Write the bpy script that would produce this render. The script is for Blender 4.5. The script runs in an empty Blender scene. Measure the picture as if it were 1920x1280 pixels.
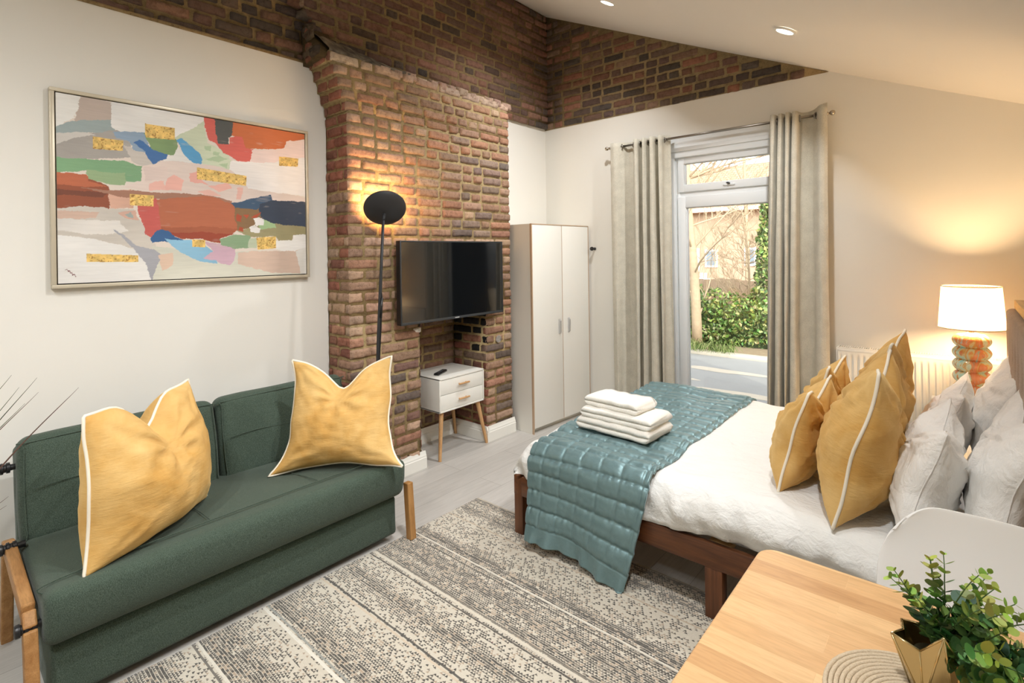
import bpy, bmesh, math, random
import numpy as np
from math import sin, cos, pi, radians, sqrt, exp, atan2
from mathutils import Vector, Matrix, noise
random.seed(7)
rng = np.random.default_rng(11)
SC = bpy.context.scene
COL = SC.collection

# ------------------------------------------------------------------ helpers
def lin(c):
    out = []
    for v in c[:3]:
        v = v / 255.0
        out.append(v / 12.92 if v <= 0.04045 else ((v + 0.055) / 1.055) ** 2.4)
    return (*out, 1.0)

def N(x, y=0.0, z=0.0):
    return noise.noise((x, y, z))

class NT:
    def __init__(s, name):
        s.m = bpy.data.materials.new(name); s.m.use_nodes = True
        s.t = s.m.node_tree; s.t.nodes.clear()
        s.out = s.n('ShaderNodeOutputMaterial')
    def n(s, kind, **kw):
        nd = s.t.nodes.new(kind)
        for k, v in kw.items():
            setattr(nd, k, v)
        return nd
    def l(s, a, b):
        s.t.links.new(a, b)
    def put(s, sock, v):
        if isinstance(v, bpy.types.NodeSocket): s.l(v, sock)
        else: sock.default_value = v
    def math(s, op, a, b=0.0, c=None, clamp=False):
        nd = s.n('ShaderNodeMath', operation=op, use_clamp=clamp)
        s.put(nd.inputs[0], a); s.put(nd.inputs[1], b)
        if c is not None: s.put(nd.inputs[2], c)
        return nd.outputs[0]
    def mix(s, f, a, b, blend='MIX'):
        nd = s.n('ShaderNodeMix', data_type='RGBA', blend_type=blend)
        s.put(nd.inputs[0], f); s.put(nd.inputs[6], a); s.put(nd.inputs[7], b)
        return nd.outputs[2]
    def coords(s, scale=(1, 1, 1), rot=(0, 0, 0), kind='Object'):
        tc = s.n('ShaderNodeTexCoord'); mp = s.n('ShaderNodeMapping')
        s.l(tc.outputs[kind], mp.inputs[0])
        mp.inputs['Scale'].default_value = scale; mp.inputs['Rotation'].default_value = rot
        return mp.outputs[0]
    def noise(s, vec, scale=5.0, detail=4.0, rough=0.55, dist=0.0, dim='3D', w=None):
        nd = s.n('ShaderNodeTexNoise', noise_dimensions=dim)
        if vec is not None: s.l(vec, nd.inputs['Vector'])
        if w is not None: s.put(nd.inputs['W'], w)
        nd.inputs['Scale'].default_value = scale; nd.inputs['Detail'].default_value = detail
        nd.inputs['Roughness'].default_value = rough; nd.inputs['Distortion'].default_value = dist
        return nd.outputs['Fac']
    def ramp(s, f, stops, interp='LINEAR'):
        nd = s.n('ShaderNodeValToRGB'); cr = nd.color_ramp; cr.interpolation = interp
        while len(cr.elements) < len(stops): cr.elements.new(0.5)
        for e, (p, c) in zip(cr.elements, stops):
            e.position = p; e.color = c if len(c) == 4 else (*c, 1)
        s.put(nd.inputs[0], f)
        return nd.outputs[0]
    def bump(s, h, strength=0.3, dist=0.01, normal=None):
        nd = s.n('ShaderNodeBump'); s.put(nd.inputs['Height'], h)
        nd.inputs['Strength'].default_value = strength; nd.inputs['Distance'].default_value = dist
        if normal is not None: s.l(normal, nd.inputs['Normal'])
        return nd.outputs[0]
    def bsdf(s, color, rough=0.5, metal=0.0, normal=None, **kw):
        b = s.n('ShaderNodeBsdfPrincipled')
        s.put(b.inputs['Base Color'], color); s.put(b.inputs['Roughness'], rough); s.put(b.inputs['Metallic'], metal)
        for k, v in kw.items(): s.put(b.inputs[k.replace('_', ' ')], v)
        if normal is not None: s.l(normal, b.inputs['Normal'])
        s.l(b.outputs[0], s.out.inputs[0])
        return b

def plain(name, rgb, rough=0.5, metal=0.0, var=None, bump=None, **kw):
    m = NT(name); c = lin(rgb); col = c
    if var:
        f = m.noise(m.coords(), var[0], 5)
        d = var[1]
        col = m.mix(f, tuple(x * (1 - d) for x in c[:3]) + (1,), tuple(min(1, x * (1 + d)) for x in c[:3]) + (1,))
    nr = None
    if bump: nr = m.bump(m.noise(m.coords(), bump[0], 4), bump[1], bump[2] if len(bump) > 2 else 0.005)
    m.bsdf(col, rough, metal, nr, **kw)
    return m.m

# ------------------------------------------------------------------ objects
def tag(o, label=None, cat=None, group=None, kind=None):
    if label: o['label'] = label
    if cat: o['category'] = cat
    if group: o['group'] = group
    if kind: o['kind'] = kind
    return o

def thing(name, label, cat, loc=(0, 0, 0), rz=0.0, group=None):
    o = bpy.data.objects.new(name, None); COL.objects.link(o)
    o.empty_display_size = 0.05
    o.location = loc; o.rotation_euler = (0, 0, rz)
    return tag(o, label, cat, group)

def link(name, me, mats, parent=None, smooth=False):
    o = bpy.data.objects.new(name, me); COL.objects.link(o)
    for m in (mats if isinstance(mats, (list, tuple)) else [mats]): me.materials.append(m)
    if smooth:
        me.polygons.foreach_set('use_smooth', [True] * len(me.polygons))
    if parent is not None: o.parent = parent
    return o

class MB:
    """collects faces; build() links them as one mesh object"""
    def __init__(s): s.v = []; s.f = []; s.mi = []; s.c = []
    def add(s, verts, faces, mi=0, col=None, M=None):
        b = len(s.v)
        if M is not None: verts = [M @ Vector(p) for p in verts]
        s.v.extend([tuple(p) for p in verts])
        s.f.extend([tuple(i + b for i in f) for f in faces]); s.mi.extend([mi] * len(faces))
        if col is None: col = (1, 1, 1, 1)
        if isinstance(col, list): s.c.extend(col)
        else: s.c.extend([col] * len(verts))
        return s
    def box(s, lo, hi, mi=0, col=None, M=None):
        (a, b, c), (d, e, f) = lo, hi
        vs = [(a, b, c), (d, b, c), (d, e, c), (a, e, c), (a, b, f), (d, b, f), (d, e, f), (a, e, f)]
        return s.add(vs, [(0, 3, 2, 1), (4, 5, 6, 7), (0, 1, 5, 4), (1, 2, 6, 5), (2, 3, 7, 6), (3, 0, 4, 7)], mi, col, M)
    def rbox(s, lo, hi, r=0.005, seg=2, mi=0, M=None, col=None):
        bm = bmesh.new(); bmesh.ops.create_cube(bm, size=1.0)
        for v in bm.verts:
            v.co = Vector([lo[i] + (v.co[i] + 0.5) * (hi[i] - lo[i]) for i in range(3)])
        bmesh.ops.bevel(bm, geom=bm.edges[:], offset=r, segments=seg, affect='EDGES', profile=0.5)
        bm.verts.index_update()
        s.add([v.co.copy() for v in bm.verts], [[v.index for v in f.verts] for f in bm.faces], mi, col, M)
        bm.free(); return s
    def prism(s, poly, a0, a1, axis=0, mi=0, col=None, M=None):
        """polygon in the two other axes, extruded along axis from a0 to a1 (CCW seen from +axis)"""
        n = len(poly)
        def mk(p, a):
            return {0: (a, p[0], p[1]), 1: (p[0], a, p[1]), 2: (p[0], p[1], a)}[axis]
        vs = [mk(p, a0) for p in poly] + [mk(p, a1) for p in poly]
        fs = [tuple(range(n - 1, -1, -1)), tuple(range(n, 2 * n))] + [(i, (i + 1) % n, n + (i + 1) % n, n + i) for i in range(n)]
        return s.add(vs, fs, mi, col, M)
    def tube(s, pts, r, seg=10, mi=0, cap=True, closed=False, M=None, col=None):
        pts = [Vector(p) for p in pts]; n = len(pts)
        rr = r if isinstance(r, (list, tuple)) else [r] * n
        vs = []; fs = []; up = None
        for i, p in enumerate(pts):
            if closed: t = pts[(i + 1) % n] - pts[i - 1]
            else: t = pts[min(i + 1, n - 1)] - pts[max(i - 1, 0)]
            if t.length < 1e-9: t = Vector((0, 0, 1))
            t.normalize()
            if up is None:
                up = Vector((0, 0, 1)) if abs(t.z) < 0.9 else Vector((1, 0, 0))
            x = up - t * up.dot(t)
            if x.length < 1e-6: x = t.orthogonal()
            x.normalize(); y = t.cross(x); up = x
            for k in range(seg):
                a = 2 * pi * k / seg
                vs.append(p + (x * cos(a) + y * sin(a)) * rr[i])
        m = n if closed else n - 1
        for i in range(m):
            j = (i + 1) % n
            for k in range(seg):
                k2 = (k + 1) % seg
                fs.append((i * seg + k, i * seg + k2, j * seg + k2, j * seg + k))
        if cap and not closed:
            fs.append(tuple(range(seg - 1, -1, -1))); fs.append(tuple((n - 1) * seg + k for k in range(seg)))
        return s.add(vs, fs, mi, col, M)
    def lathe(s, prof, seg=32, mi=0, M=None, rfun=None, capb=True, capt=True, col=None):
        vs = []; fs = []; n = len(prof)
        for i, (r, z) in enumerate(prof):
            for k in range(seg):
                a = 2 * pi * k / seg
                q = r if rfun is None else rfun(r, a, z)
                vs.append((q * cos(a), q * sin(a), z))
        for i in range(n - 1):
            for k in range(seg):
                k2 = (k + 1) % seg
                fs.append((i * seg + k, i * seg + k2, (i + 1) * seg + k2, (i + 1) * seg + k))
        if capb: fs.append(tuple(range(seg - 1, -1, -1)))
        if capt: fs.append(tuple((n - 1) * seg + k for k in range(seg)))
        return s.add(vs, fs, mi, col, M)
    def grid(s, nu, nv, fn, mi=0, wrap=False, col=None):
        vs = [fn(i / (nu - (0 if wrap else 1)), j / (nv - 1)) for j in range(nv) for i in range(nu)]
        fs = []
        for j in range(nv - 1):
            for i in range(nu if wrap else nu - 1):
                i2 = (i + 1) % nu
                fs.append((j * nu + i, j * nu + i2, (j + 1) * nu + i2, (j + 1) * nu + i))
        return s.add(vs, fs, mi, col)
    def mesh(s, name, colors=False):
        me = bpy.data.meshes.new(name); me.from_pydata(s.v, [], s.f); me.validate(); 
        if len(me.polygons) == len(s.mi): me.polygons.foreach_set('material_index', s.mi)
        if colors:
            at = me.color_attributes.new('Col', 'FLOAT_COLOR', 'POINT')
            at.data.foreach_set('color', np.array(s.c, dtype=np.float32).ravel())
        me.update(); return me
    def build(s, name, mats, parent=None, smooth=False, colors=False, angle=None):
        o = link(name, s.mesh(name, colors), mats, parent, smooth)
        if angle is not None:
            me = o.data
            me.polygons.foreach_set('use_smooth', [True] * len(me.polygons))
            me.set_sharp_from_angle(angle=radians(angle))
        return o

def S(name, mb, mats, parent=None, **kw):
    o = mb.build(name, mats, parent, **kw)
    if parent is None: o['kind'] = 'structure'
    return o

def dup(root, name=None):
    """copy a thing with its parts and sub-parts"""
    def cp(o, par):
        c = o.copy(); COL.objects.link(c)
        if par is not None:
            c.parent = par
        for ch in o.children: cp(ch, c)
        return c
    return cp(root, None)

def catmull(pts, n=8, closed=False):
    pts = [Vector(p) for p in pts]; out = []; m = len(pts)
    rngi = range(m if closed else m - 1)
    for i in rngi:
        p0 = pts[i - 1] if (closed or i > 0) else pts[0]
        p1 = pts[i]; p2 = pts[(i + 1) % m]
        p3 = pts[(i + 2) % m] if (closed or i + 2 < m) else pts[-1]
        for k in range(n):
            t = k / n
            out.append(0.5 * ((2 * p1) + (p2 - p0) * t + (2 * p0 - 5 * p1 + 4 * p2 - p3) * t * t + (3 * p1 - p0 - 3 * p2 + p3) * t ** 3))
    if not closed: out.append(pts[-1])
    return out
# ------------------------------------------------------------------ materials
M = {}
M['plaster'] = plain('plaster', (236, 233, 225), 0.75, var=(2.0, 0.02), bump=(9, 0.06, 0.01))
M['ceiling'] = plain('ceiling_paint', (232, 226, 216), 0.8, var=(1.5, 0.02), bump=(6, 0.05, 0.01))
M['trim'] = plain('white_gloss_trim', (238, 236, 228), 0.35)
M['upvc'] = plain('white_upvc', (238, 241, 242), 0.3)
M['white_board'] = plain('white_laminate', (236, 234, 226), 0.42)
M['edge_band'] = plain('beige_edge_band', (196, 168, 140), 0.45)
M['grey_metal'] = plain('brushed_steel', (150, 145, 138), 0.3, 1.0)
M['nickel'] = plain('satin_nickel', (186, 176, 160), 0.25, 1.0)
M['black_metal'] = plain('matt_black_metal', (40, 41, 44), 0.5, bump=(300, 0.15, 0.001))
M['black_plastic'] = plain('black_plastic', (22, 22, 24), 0.35)
M['dark_gap'] = plain('dark_recess', (38, 34, 30), 0.8)
M['white_plastic'] = plain('white_shell_plastic', (240, 240, 238), 0.32)
M['grey_plastic'] = plain('grey_rubber', (90, 92, 95), 0.5)
M['piping'] = plain('cream_piping', (240, 232, 214), 0.7)

def brick_mat():
    m = NT('old_brickwork')
    a = m.n('ShaderNodeAttribute'); a.attribute_name = 'Col'
    co = m.coords()
    n1 = m.noise(co, 28, 6, 0.65); n2 = m.noise(co, 130, 3, 0.6); n3 = m.noise(co, 7, 4)
    c = m.mix(m.ramp(n1, [(0.3, (0.62, 0.6, 0.58)), (0.62, (1.22, 1.2, 1.18))]), (0, 0, 0, 1), (1, 1, 1, 1))
    col = m.mix(1.0, a.outputs['Color'], m.ramp(n1, [(0.28, (0.6, 0.56, 0.54)), (0.5, (1, 1, 1)), (0.75, (1.22, 1.22, 1.22))]), 'MULTIPLY')
    pits = m.ramp(n2, [(0.30, (0.35, 0.28, 0.25)), (0.40, (1, 1, 1))])
    col = m.mix(0.8, col, pits, 'MULTIPLY')
    h = m.math('ADD', m.math('MULTIPLY', n1, 0.7), m.math('MULTIPLY', n2, 0.45))
    m.bsdf(col, 0.9, 0.0, m.bump(h, 0.75, 0.006), Specular_IOR_Level=0.25)
    return m.m
M['brick'] = brick_mat()

def fabric(name, c1, c2, scale=900, rough=0.9, sheen=0.3, bump=0.25, blotch=0.08):
    m = NT(name); co = m.coords()
    f1 = m.noise(m.coords((1, 1, 0.35)), scale, 2, 0.6); f2 = m.noise(co, 14, 3)
    col = m.mix(m.ramp(f1, [(0.35, (0, 0, 0)), (0.65, (1, 1, 1))]), lin(c1), lin(c2))
    col = m.mix(1.0, col, m.ramp(f2, [(0.3, (1 - blotch,) * 3), (0.7, (1 + blotch,) * 3)]), 'MULTIPLY')
    m.bsdf(col, rough, 0.0, m.bump(f1, bump, 0.002), Sheen_Weight=sheen, Sheen_Roughness=0.5, Specular_IOR_Level=0.2)
    return m.m
M['sofa'] = fabric('green_sofa_weave', (50, 64, 54), (86, 100, 88), 620, 0.95, 0.12, 0.45, 0.03)
M['curtain'] = fabric('oatmeal_curtain_weave', (190, 185, 170), (214, 209, 194), 500, 0.95, 0.1)
M['headboard'] = fabric('taupe_headboard_weave', (148, 126, 106), (186, 162, 138), 600, 0.9, 0.2)
M['towel'] = fabric('white_terry', (236, 233, 224), (250, 248, 240), 350, 0.95, 0.5, 0.9, 0.02)
M['towel'].node_tree.nodes
def velvet():
    m = NT('mustard_velvet'); co = m.coords()
    f = m.noise(co, 5, 4, 0.6, 0.6); g = m.noise(m.coords((1, 1, 4)), 22, 4, 0.6)
    col = m.mix(m.ramp(f, [(0.35, (0, 0, 0)), (0.68, (1, 1, 1))]), lin((205, 158, 86)), lin((224, 188, 124)))
    m.bsdf(col, 0.72, 0.0, m.bump(g, 0.25, 0.01), Sheen_Weight=0.45, Sheen_Roughness=0.35, Sheen_Tint=lin((255, 224, 160)), Specular_IOR_Level=0.2)
    return m.m
M['velvet'] = velvet()
def cotton(name, rgb, crease=0.35):
    m = NT(name); co = m.coords((1, 1.6, 1))
    f = m.noise(co, 9, 5, 0.55, 1.2); g = m.noise(co, 26, 4, 0.6, 0.8)
    h = m.math('ADD', f, m.math('MULTIPLY', g, 0.35))
    m.bsdf(lin(rgb), 0.85, 0.0, m.bump(h, crease, 0.03), Sheen_Weight=0.1, Specular_IOR_Level=0.2)
    return m.m
M['cotton'] = cotton('white_cotton', (234, 234, 231), 0.5)
M['pillow'] = cotton('white_pillow_cotton', (243, 242, 239), 0.4)
def stripe_sheet():
    m = NT('white_sateen_stripe_sheet'); co = m.coords()
    sp = m.n('ShaderNodeSeparateXYZ'); m.l(co, sp.inputs[0])
    w = m.math('SINE', m.math('MULTIPLY', sp.outputs[0], 2 * pi / 0.03))
    f = m.math('GREATER_THAN', w, 0.0)
    m.bsdf(m.mix(f, lin((236, 236, 234)), lin((216, 217, 217))), m.math('MULTIPLY_ADD', f, -0.35, 0.8))
    return m.m
M['sheet'] = stripe_sheet()
def satin():
    m = NT('teal_satin'); co = m.coords()
    f = m.noise(m.coords((1, 2.2, 1)), 30, 5, 0.62, 0.8); g = m.noise(co, 600, 2)
    h = m.math('ADD', f, m.math('MULTIPLY', g, 0.06))
    m.bsdf(m.mix(f, lin((100, 128, 131)), lin((124, 152, 156))), 0.40, 0.42, m.bump(h, 0.16, 0.008), Sheen_Weight=0.8, Sheen_Tint=lin((196, 224, 236)), Sheen_Roughness=0.28, Specular_IOR_Level=0.6)
    return m.m
M['satin'] = satin()

def wood(name, c1, c2, axis=0, scale=14, rough=0.45, stretch=0.08, spec=0.4):
    m = NT(name); sc = [1, 1, 1]; sc[axis] = stretch
    co = m.coords(tuple(sc)); f = m.noise(co, scale, 6, 0.6, 0.7); g = m.noise(co, scale * 9, 3, 0.5)
    col = m.mix(m.ramp(f, [(0.3, (0, 0, 0)), (0.7, (1, 1, 1))]), lin(c1), lin(c2))
    col = m.mix(0.35, col, m.ramp(g, [(0.35, (0.6, 0.6, 0.6)), (0.6, (1.1, 1.1, 1.1))]), 'MULTIPLY')
    m.bsdf(col, rough, 0.0, m.bump(g, 0.08, 0.002), Specular_IOR_Level=spec)
    return m.m
M['oak_z'] = wood('oak_vertical', (158, 112, 62), (190, 144, 90), 2, 30, 0.5)
M['oak_x'] = wood('oak_long', (150, 104, 58), (184, 138, 86), 0, 30, 0.5)
M['beech'] = wood('beech_peg', (186, 140, 92), (212, 170, 122), 2, 40, 0.5)
M['beech_y'] = wood('beech_pull', (186, 140, 92), (212, 170, 122), 1, 40, 0.5)
M['walnut_x'] = wood('dark_stained_rail', (66, 38, 22), (118, 72, 42), 0, 18, 0.35)
M['walnut_y'] = wood('dark_stained_end', (66, 38, 22), (118, 72, 42), 1, 18, 0.35)
M['walnut_z'] = wood('dark_stained_leg', (66, 38, 22), (120, 74, 44), 2, 18, 0.35)
M['pine'] = wood('pale_pine_slat', (206, 164, 108), (228, 190, 134), 1, 20, 0.6)
M['gilt_wood'] = wood('golden_wood_rail', (190, 150, 100), (214, 178, 128), 1, 16, 0.45)

def butcher():
    m = NT('rubberwood_staves'); co = m.coords()
    br = m.n('ShaderNodeTexBrick'); m.l(co, br.inputs['Vector'])
    br.offset = 0.42; br.offset_frequency = 2; br.squash = 1.0
    br.inputs['Color1'].default_value = (0, 0, 0, 1); br.inputs['Color2'].default_value = (1, 1, 1, 1)
    br.inputs['Mortar'].default_value = (0.45, 0.45, 0.45, 1)
    br.inputs['Scale'].default_value = 1.0; br.inputs['Mortar Size'].default_value = 0.0006
    br.inputs['Mortar Smooth'].default_value = 0.3
    br.inputs['Brick Width'].default_value = 0.36; br.inputs['Row Height'].default_value = 0.062
    tint = m.ramp(br.outputs['Color'], [(0.0, lin((198, 152, 104))), (0.35, lin((216, 174, 124))), (0.7, lin((230, 192, 142))), (1.0, lin((208, 162, 112)))])
    # every stave its own grain
    sh = m.n('ShaderNodeVectorMath', operation='ADD'); m.l(m.coords((0.12, 1, 1)), sh.inputs[0])
    cb = m.n('ShaderNodeCombineXYZ'); m.l(m.math('MULTIPLY', br.outputs['Color'], 7.0), cb.inputs[0]); m.l(cb.outputs[0], sh.inputs[1])
    g = m.noise(sh.outputs[0], 22, 6, 0.6, 1.4); fl = m.noise(sh.outputs[0], 160, 3, 0.5)
    col = m.mix(0.55, tint, m.ramp(g, [(0.3, (0.78, 0.72, 0.66)), (0.5, (1, 1, 1)), (0.7, (1.1, 1.09, 1.07))]), 'MULTIPLY')
    col = m.mix(0.3, col, m.ramp(fl, [(0.4, (0.75, 0.7, 0.66)), (0.55, (1, 1, 1))]), 'MULTIPLY')
    m.bsdf(col, m.ramp(g, [(0.2, (0.3,) * 3), (0.8, (0.42,) * 3)]), 0.0, m.bump(fl, 0.05, 0.001), Specular_IOR_Level=0.5)
    return m.m
M['butcher'] = butcher()

def floor_mat():
    m = NT('grey_oak_laminate'); co = m.coords(rot=(0, 0, pi / 2))
    br = m.n('ShaderNodeTexBrick'); m.l(co, br.inputs['Vector'])
    br.offset = 0.37; br.offset_frequency = 2
    br.inputs['Color1'].default_value = (0, 0, 0, 1); br.inputs['Color2'].default_value = (1, 1, 1, 1)
    br.inputs['Mortar'].default_value = (0.5, 0.5, 0.5, 1); br.inputs['Scale'].default_value = 1.0
    br.inputs['Mortar Size'].default_value = 0.0012; br.inputs['Brick Width'].default_value = 1.25; br.inputs['Row Height'].default_value = 0.19
    tint = m.ramp(br.outputs['Color'], [(0.0, lin((184, 180, 174))), (1.0, lin((200, 196, 190)))])
    g = m.noise(m.coords((1, 0.09, 1)), 26, 6, 0.62, 0.9); fl = m.noise(m.coords((1, 0.05, 1)), 150, 3)
    col = m.mix(0.5, tint, m.ramp(g, [(0.3, (0.82, 0.81, 0.8)), (0.7, (1.1, 1.1, 1.1))]), 'MULTIPLY')
    col = m.mix(0.3, col, m.ramp(fl, [(0.35, (0.8, 0.8, 0.8)), (0.6, (1.05, 1.05, 1.05))]), 'MULTIPLY')
    col = m.mix(m.math('MULTIPLY', br.outputs['Fac'], 0.55), col, lin((96, 90, 84)))
    m.bsdf(col, 0.42, 0.0, m.bump(fl, 0.05, 0.001), Specular_IOR_Level=0.4)
    return m.m
M['floor'] = floor_mat()

def rug_mat():
    m = NT('woven_rug_pattern'); co = m.coords()
    sp = m.n('ShaderNodeSeparateXYZ'); m.l(co, sp.inputs[0]); X, Y = sp.outputs[0], sp.outputs[1]
    # Y measured back from the far edge (object origin at the far corner, rug runs to -Y)
    wob = m.math('MULTIPLY', m.math('SUBTRACT', m.noise(co, 6, 2), 0.5), 0.006)
    D = m.math('ADD', m.math('MULTIPLY', Y, -1.0), wob)
    cw, ch = 0.0122, 0.0100
    wx = m.math('MULTIPLY', m.math('SUBTRACT', m.noise(co, 38, 2), 0.5), 0.9)
    cx = m.math('ADD', m.math('DIVIDE', X, cw), wx); cy = m.math('ADD', m.math('DIVIDE', D, ch), m.math('MULTIPLY', m.math('SUBTRACT', m.noise(m.coords((1, 1, 1), (0, 0, 1)), 30, 2), 0.5), 0.7))
    iy = m.math('FLOOR', cy); half = m.math('MULTIPLY', m.math('MODULO', iy, 2.0), 0.5)
    cx2 = m.math('ADD', cx, half); ix = m.math('FLOOR', cx2)
    fx = m.math('FRACT', cx2); fy = m.math('FRACT', cy)
    dFill = m.noise(m.coords((2.5, 9, 1)), 3.0, 3, 0.6)
    tri = m.math('ABSOLUTE', m.math('SUBTRACT', fx, 0.5))
    jag = m.math('MULTIPLY', m.math('SUBTRACT', m.noise(co, 200, 2), 0.5), 0.55)
    inside = m.math('GREATER_THAN', m.math('ADD', m.math('MULTIPLY', m.math('SUBTRACT', fy, 0.05), m.math('MULTIPLY_ADD', dFill, .55, .38)), jag), tri)
    cb = m.n('ShaderNodeCombineXYZ'); m.l(ix, cb.inputs[0]); m.l(iy, cb.inputs[1])
    wn = m.n('ShaderNodeTexWhiteNoise', noise_dimensions='2D'); m.l(cb.outputs[0], wn.inputs['Vector'])
    R = wn.outputs['Value']
    wn2 = m.n('ShaderNodeTexWhiteNoise', noise_dimensions='3D'); cb2 = m.n('ShaderNodeCombineXYZ')
    m.l(ix, cb2.inputs[0]); m.l(iy, cb2.inputs[1]); cb2.inputs[2].default_value = 3.7; m.l(cb2.outputs[0], wn2.inputs['Vector'])
    R2 = wn2.outputs['Value']
    # band density along the rug
    L = 2.3
    u = m.math('DIVIDE', D, L)
    dens = [(0.0, .85), (0.012, .85), (0.03, .5), (0.06, .75), (0.085, .35), (0.105, .2), (0.125, .35), (0.15, .3), (0.18, .5), (0.20, .95), (0.222, .7), (0.235, .5), (0.26, .95), (0.29, .6), (0.32, .85),
            (0.335, .3), (0.36, .35), (0.385, .75), (0.41, .6), (0.435, .3), (0.455, .25), (0.48, .5), (0.52, .65), (0.54, .9), (0.56, .15), (0.60, .5), (0.64, .8), (0.665, .9), (0.68, .2), (0.74, .8), (0.80, .4), (0.9, .8), (1.0, .5)]
    de = dens[::1]
    half_n = 17
    dA = m.ramp(u, [(p, (v, v, v)) for p, v in de[:30]])
    patch = m.noise(m.coords((2.2, 5, 1)), 3.2, 4, 0.6)
    th = m.math('MULTIPLY', dA, m.math('MULTIPLY_ADD', patch, 2.4, 0.25))
    dash = m.math('MULTIPLY', m.math('LESS_THAN', m.math('ABSOLUTE', m.math('ADD', m.math('SUBTRACT', fy, 0.5), m.math('MULTIPLY', jag, .5))), 0.27), m.math('MULTIPLY', m.math('GREATER_THAN', dA, 0.66), m.math('GREATER_THAN', m.noise(m.coords((2.0, 12, 1)), 5.0, 3, 0.6), 0.47)))
    inside = m.math('MAXIMUM', inside, dash)
    on = m.math('MULTIPLY', inside, m.math('LESS_THAN', R, th))
    dot = m.ramp(R2, [(0.0, lin((64, 62, 60))), (0.42, lin((88, 84, 79))), (0.64, lin((128, 121, 110))), (0.82, lin((172, 154, 134))), (1.0, lin((110, 104, 97)))], 'CONSTANT')
    base = m.mix(m.noise(co, 180, 3), lin((192, 185, 170)), lin((224, 218, 203)))
    base = m.mix(m.math('MULTIPLY', m.noise(m.coords((3, 14, 1)), 4, 3), 0.35), base, lin((190, 176, 156)))
    col = m.mix(m.math('MULTIPLY', on, 0.92), base, dot)
    # solid lines across
    def line(c, pos, w, rgb, mixf=0.9):
        k = m.math('LESS_THAN', m.math('ABSOLUTE', m.math('SUBTRACT', D, pos)), w * .62)
        return m.mix(m.math('MULTIPLY', k, mixf), c, lin(rgb))
    for pos, w, rgb in [(0.018, .004, (120, 112, 102)), (0.238, .006, (186, 168, 146)), (0.46, .004, (96, 92, 86)), (0.495, .006, (222, 216, 202)), (0.53, .005, (92, 88, 82)),
                        (0.728, .006, (128, 122, 112)), (0.742, .012, (216, 208, 192)), (0.765, .006, (84, 80, 76)), (1.012, .007, (74, 72, 70)), (1.026, .007, (206, 190, 168)),
                        (1.272, .007, (150, 152, 146)), (1.288, .010, (224, 220, 208)), (1.545, .008, (222, 216, 202)), (1.562, .006, (104, 100, 94)), (1.80, .006, (90, 86, 82)), (2.05, .007, (150, 140, 126))]:
        col = line(col, pos, w, rgb)
    red = m.math('GREATER_THAN', m.noise(m.coords((1, 1, 1)), 4.2, 3, 0.7), 0.715)
    col = m.mix(m.math('MULTIPLY', m.math('MULTIPLY', red, on), 0.6), col, lin((150, 84, 84)))
    h = m.math('ADD', m.noise(co, 420, 2), m.math('MULTIPLY', on, -0.25))
    m.bsdf(col, 0.95, 0.0, m.bump(h, 0.5, 0.004), Sheen_Weight=0.2, Specular_IOR_Level=0.1)
    return m.m
M['rug'] = rug_mat()

def vcol(name, rough=0.6, bump=None, **kw):
    m = NT(name); a = m.n('ShaderNodeAttribute'); a.attribute_name = 'Col'
    nr = None
    if bump: nr = m.bump(m.noise(m.coords(), bump[0], 3), bump[1], bump[2])
    m.bsdf(a.outputs['Color'], rough, 0.0, nr, **kw); return m.m
M['canvas'] = vcol('painted_canvas', 0.6, (400, 0.2, 0.002))
M['leafcol'] = vcol('leaf_surface', 0.55, None, Specular_IOR_Level=0.3)
M['gold'] = plain('brass_mirror', (212, 192, 146), 0.2, 1.0)
def coil():
    m = NT('jute_coil'); co = m.coords()
    f = m.noise(co, 330, 3); m.bsdf(m.mix(f, lin((182, 160, 130)), lin((222, 206, 180))), 0.9, 0.0, m.bump(f, 0.6, 0.003)); return m.m
M['coil'] = coil()
def glaze():
    m = NT('marbled_glaze'); co = m.coords((1, 1, 0.55))
    f = m.noise(co, 13, 5, 0.55, 3.2); g = m.noise(co, 30, 4, 0.6, 2.0)
    f = m.noise(m.coords((1, 1, 0.22)), 17, 4, 0.5, 1.6)
    c = m.ramp(f, [(0.30, lin((150, 206, 206))), (0.42, lin((206, 220, 196))), (0.48, lin((206, 168, 96))), (0.53, lin((206, 128, 86))), (0.62, lin((216, 150, 110))), (0.68, lin((150, 196, 200)))])
    c = m.mix(m.math('MULTIPLY', m.math('GREATER_THAN', g, 0.6), 0.5), c, lin((150, 112, 60)))
    m.bsdf(c, 0.16, 0.0, None, Coat_Weight=0.6, Coat_Roughness=0.08); return m.m
M['glaze'] = glaze()
def shade_mat():
    m = NT('pleated_shade_silk')
    d = m.n('ShaderNodeBsdfDiffuse'); d.inputs[0].default_value = lin((246, 232, 202))
    t = m.n('ShaderNodeBsdfTranslucent'); t.inputs[0].default_value = lin((252, 224, 166))
    x = m.n('ShaderNodeMixShader'); x.inputs[0].default_value = 0.8
    m.l(d.outputs[0], x.inputs[1]); m.l(t.outputs[0], x.inputs[2]); m.l(x.outputs[0], m.out.inputs[0]); return m.m
M['shade'] = shade_mat()
def emit(name, rgb, st):
    m = NT(name); e = m.n('ShaderNodeEmission'); e.inputs[0].default_value = lin(rgb); e.inputs[1].default_value = st
    m.l(e.outputs[0], m.out.inputs[0]); return m.m
M['bulb'] = emit('warm_bulb', (255, 214, 162), 460)
M['led'] = emit('downlight_led', (255, 250, 238), 14)
M['lamp_led'] = emit('warm_lamp_led', (255, 176, 84), 10)
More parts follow.
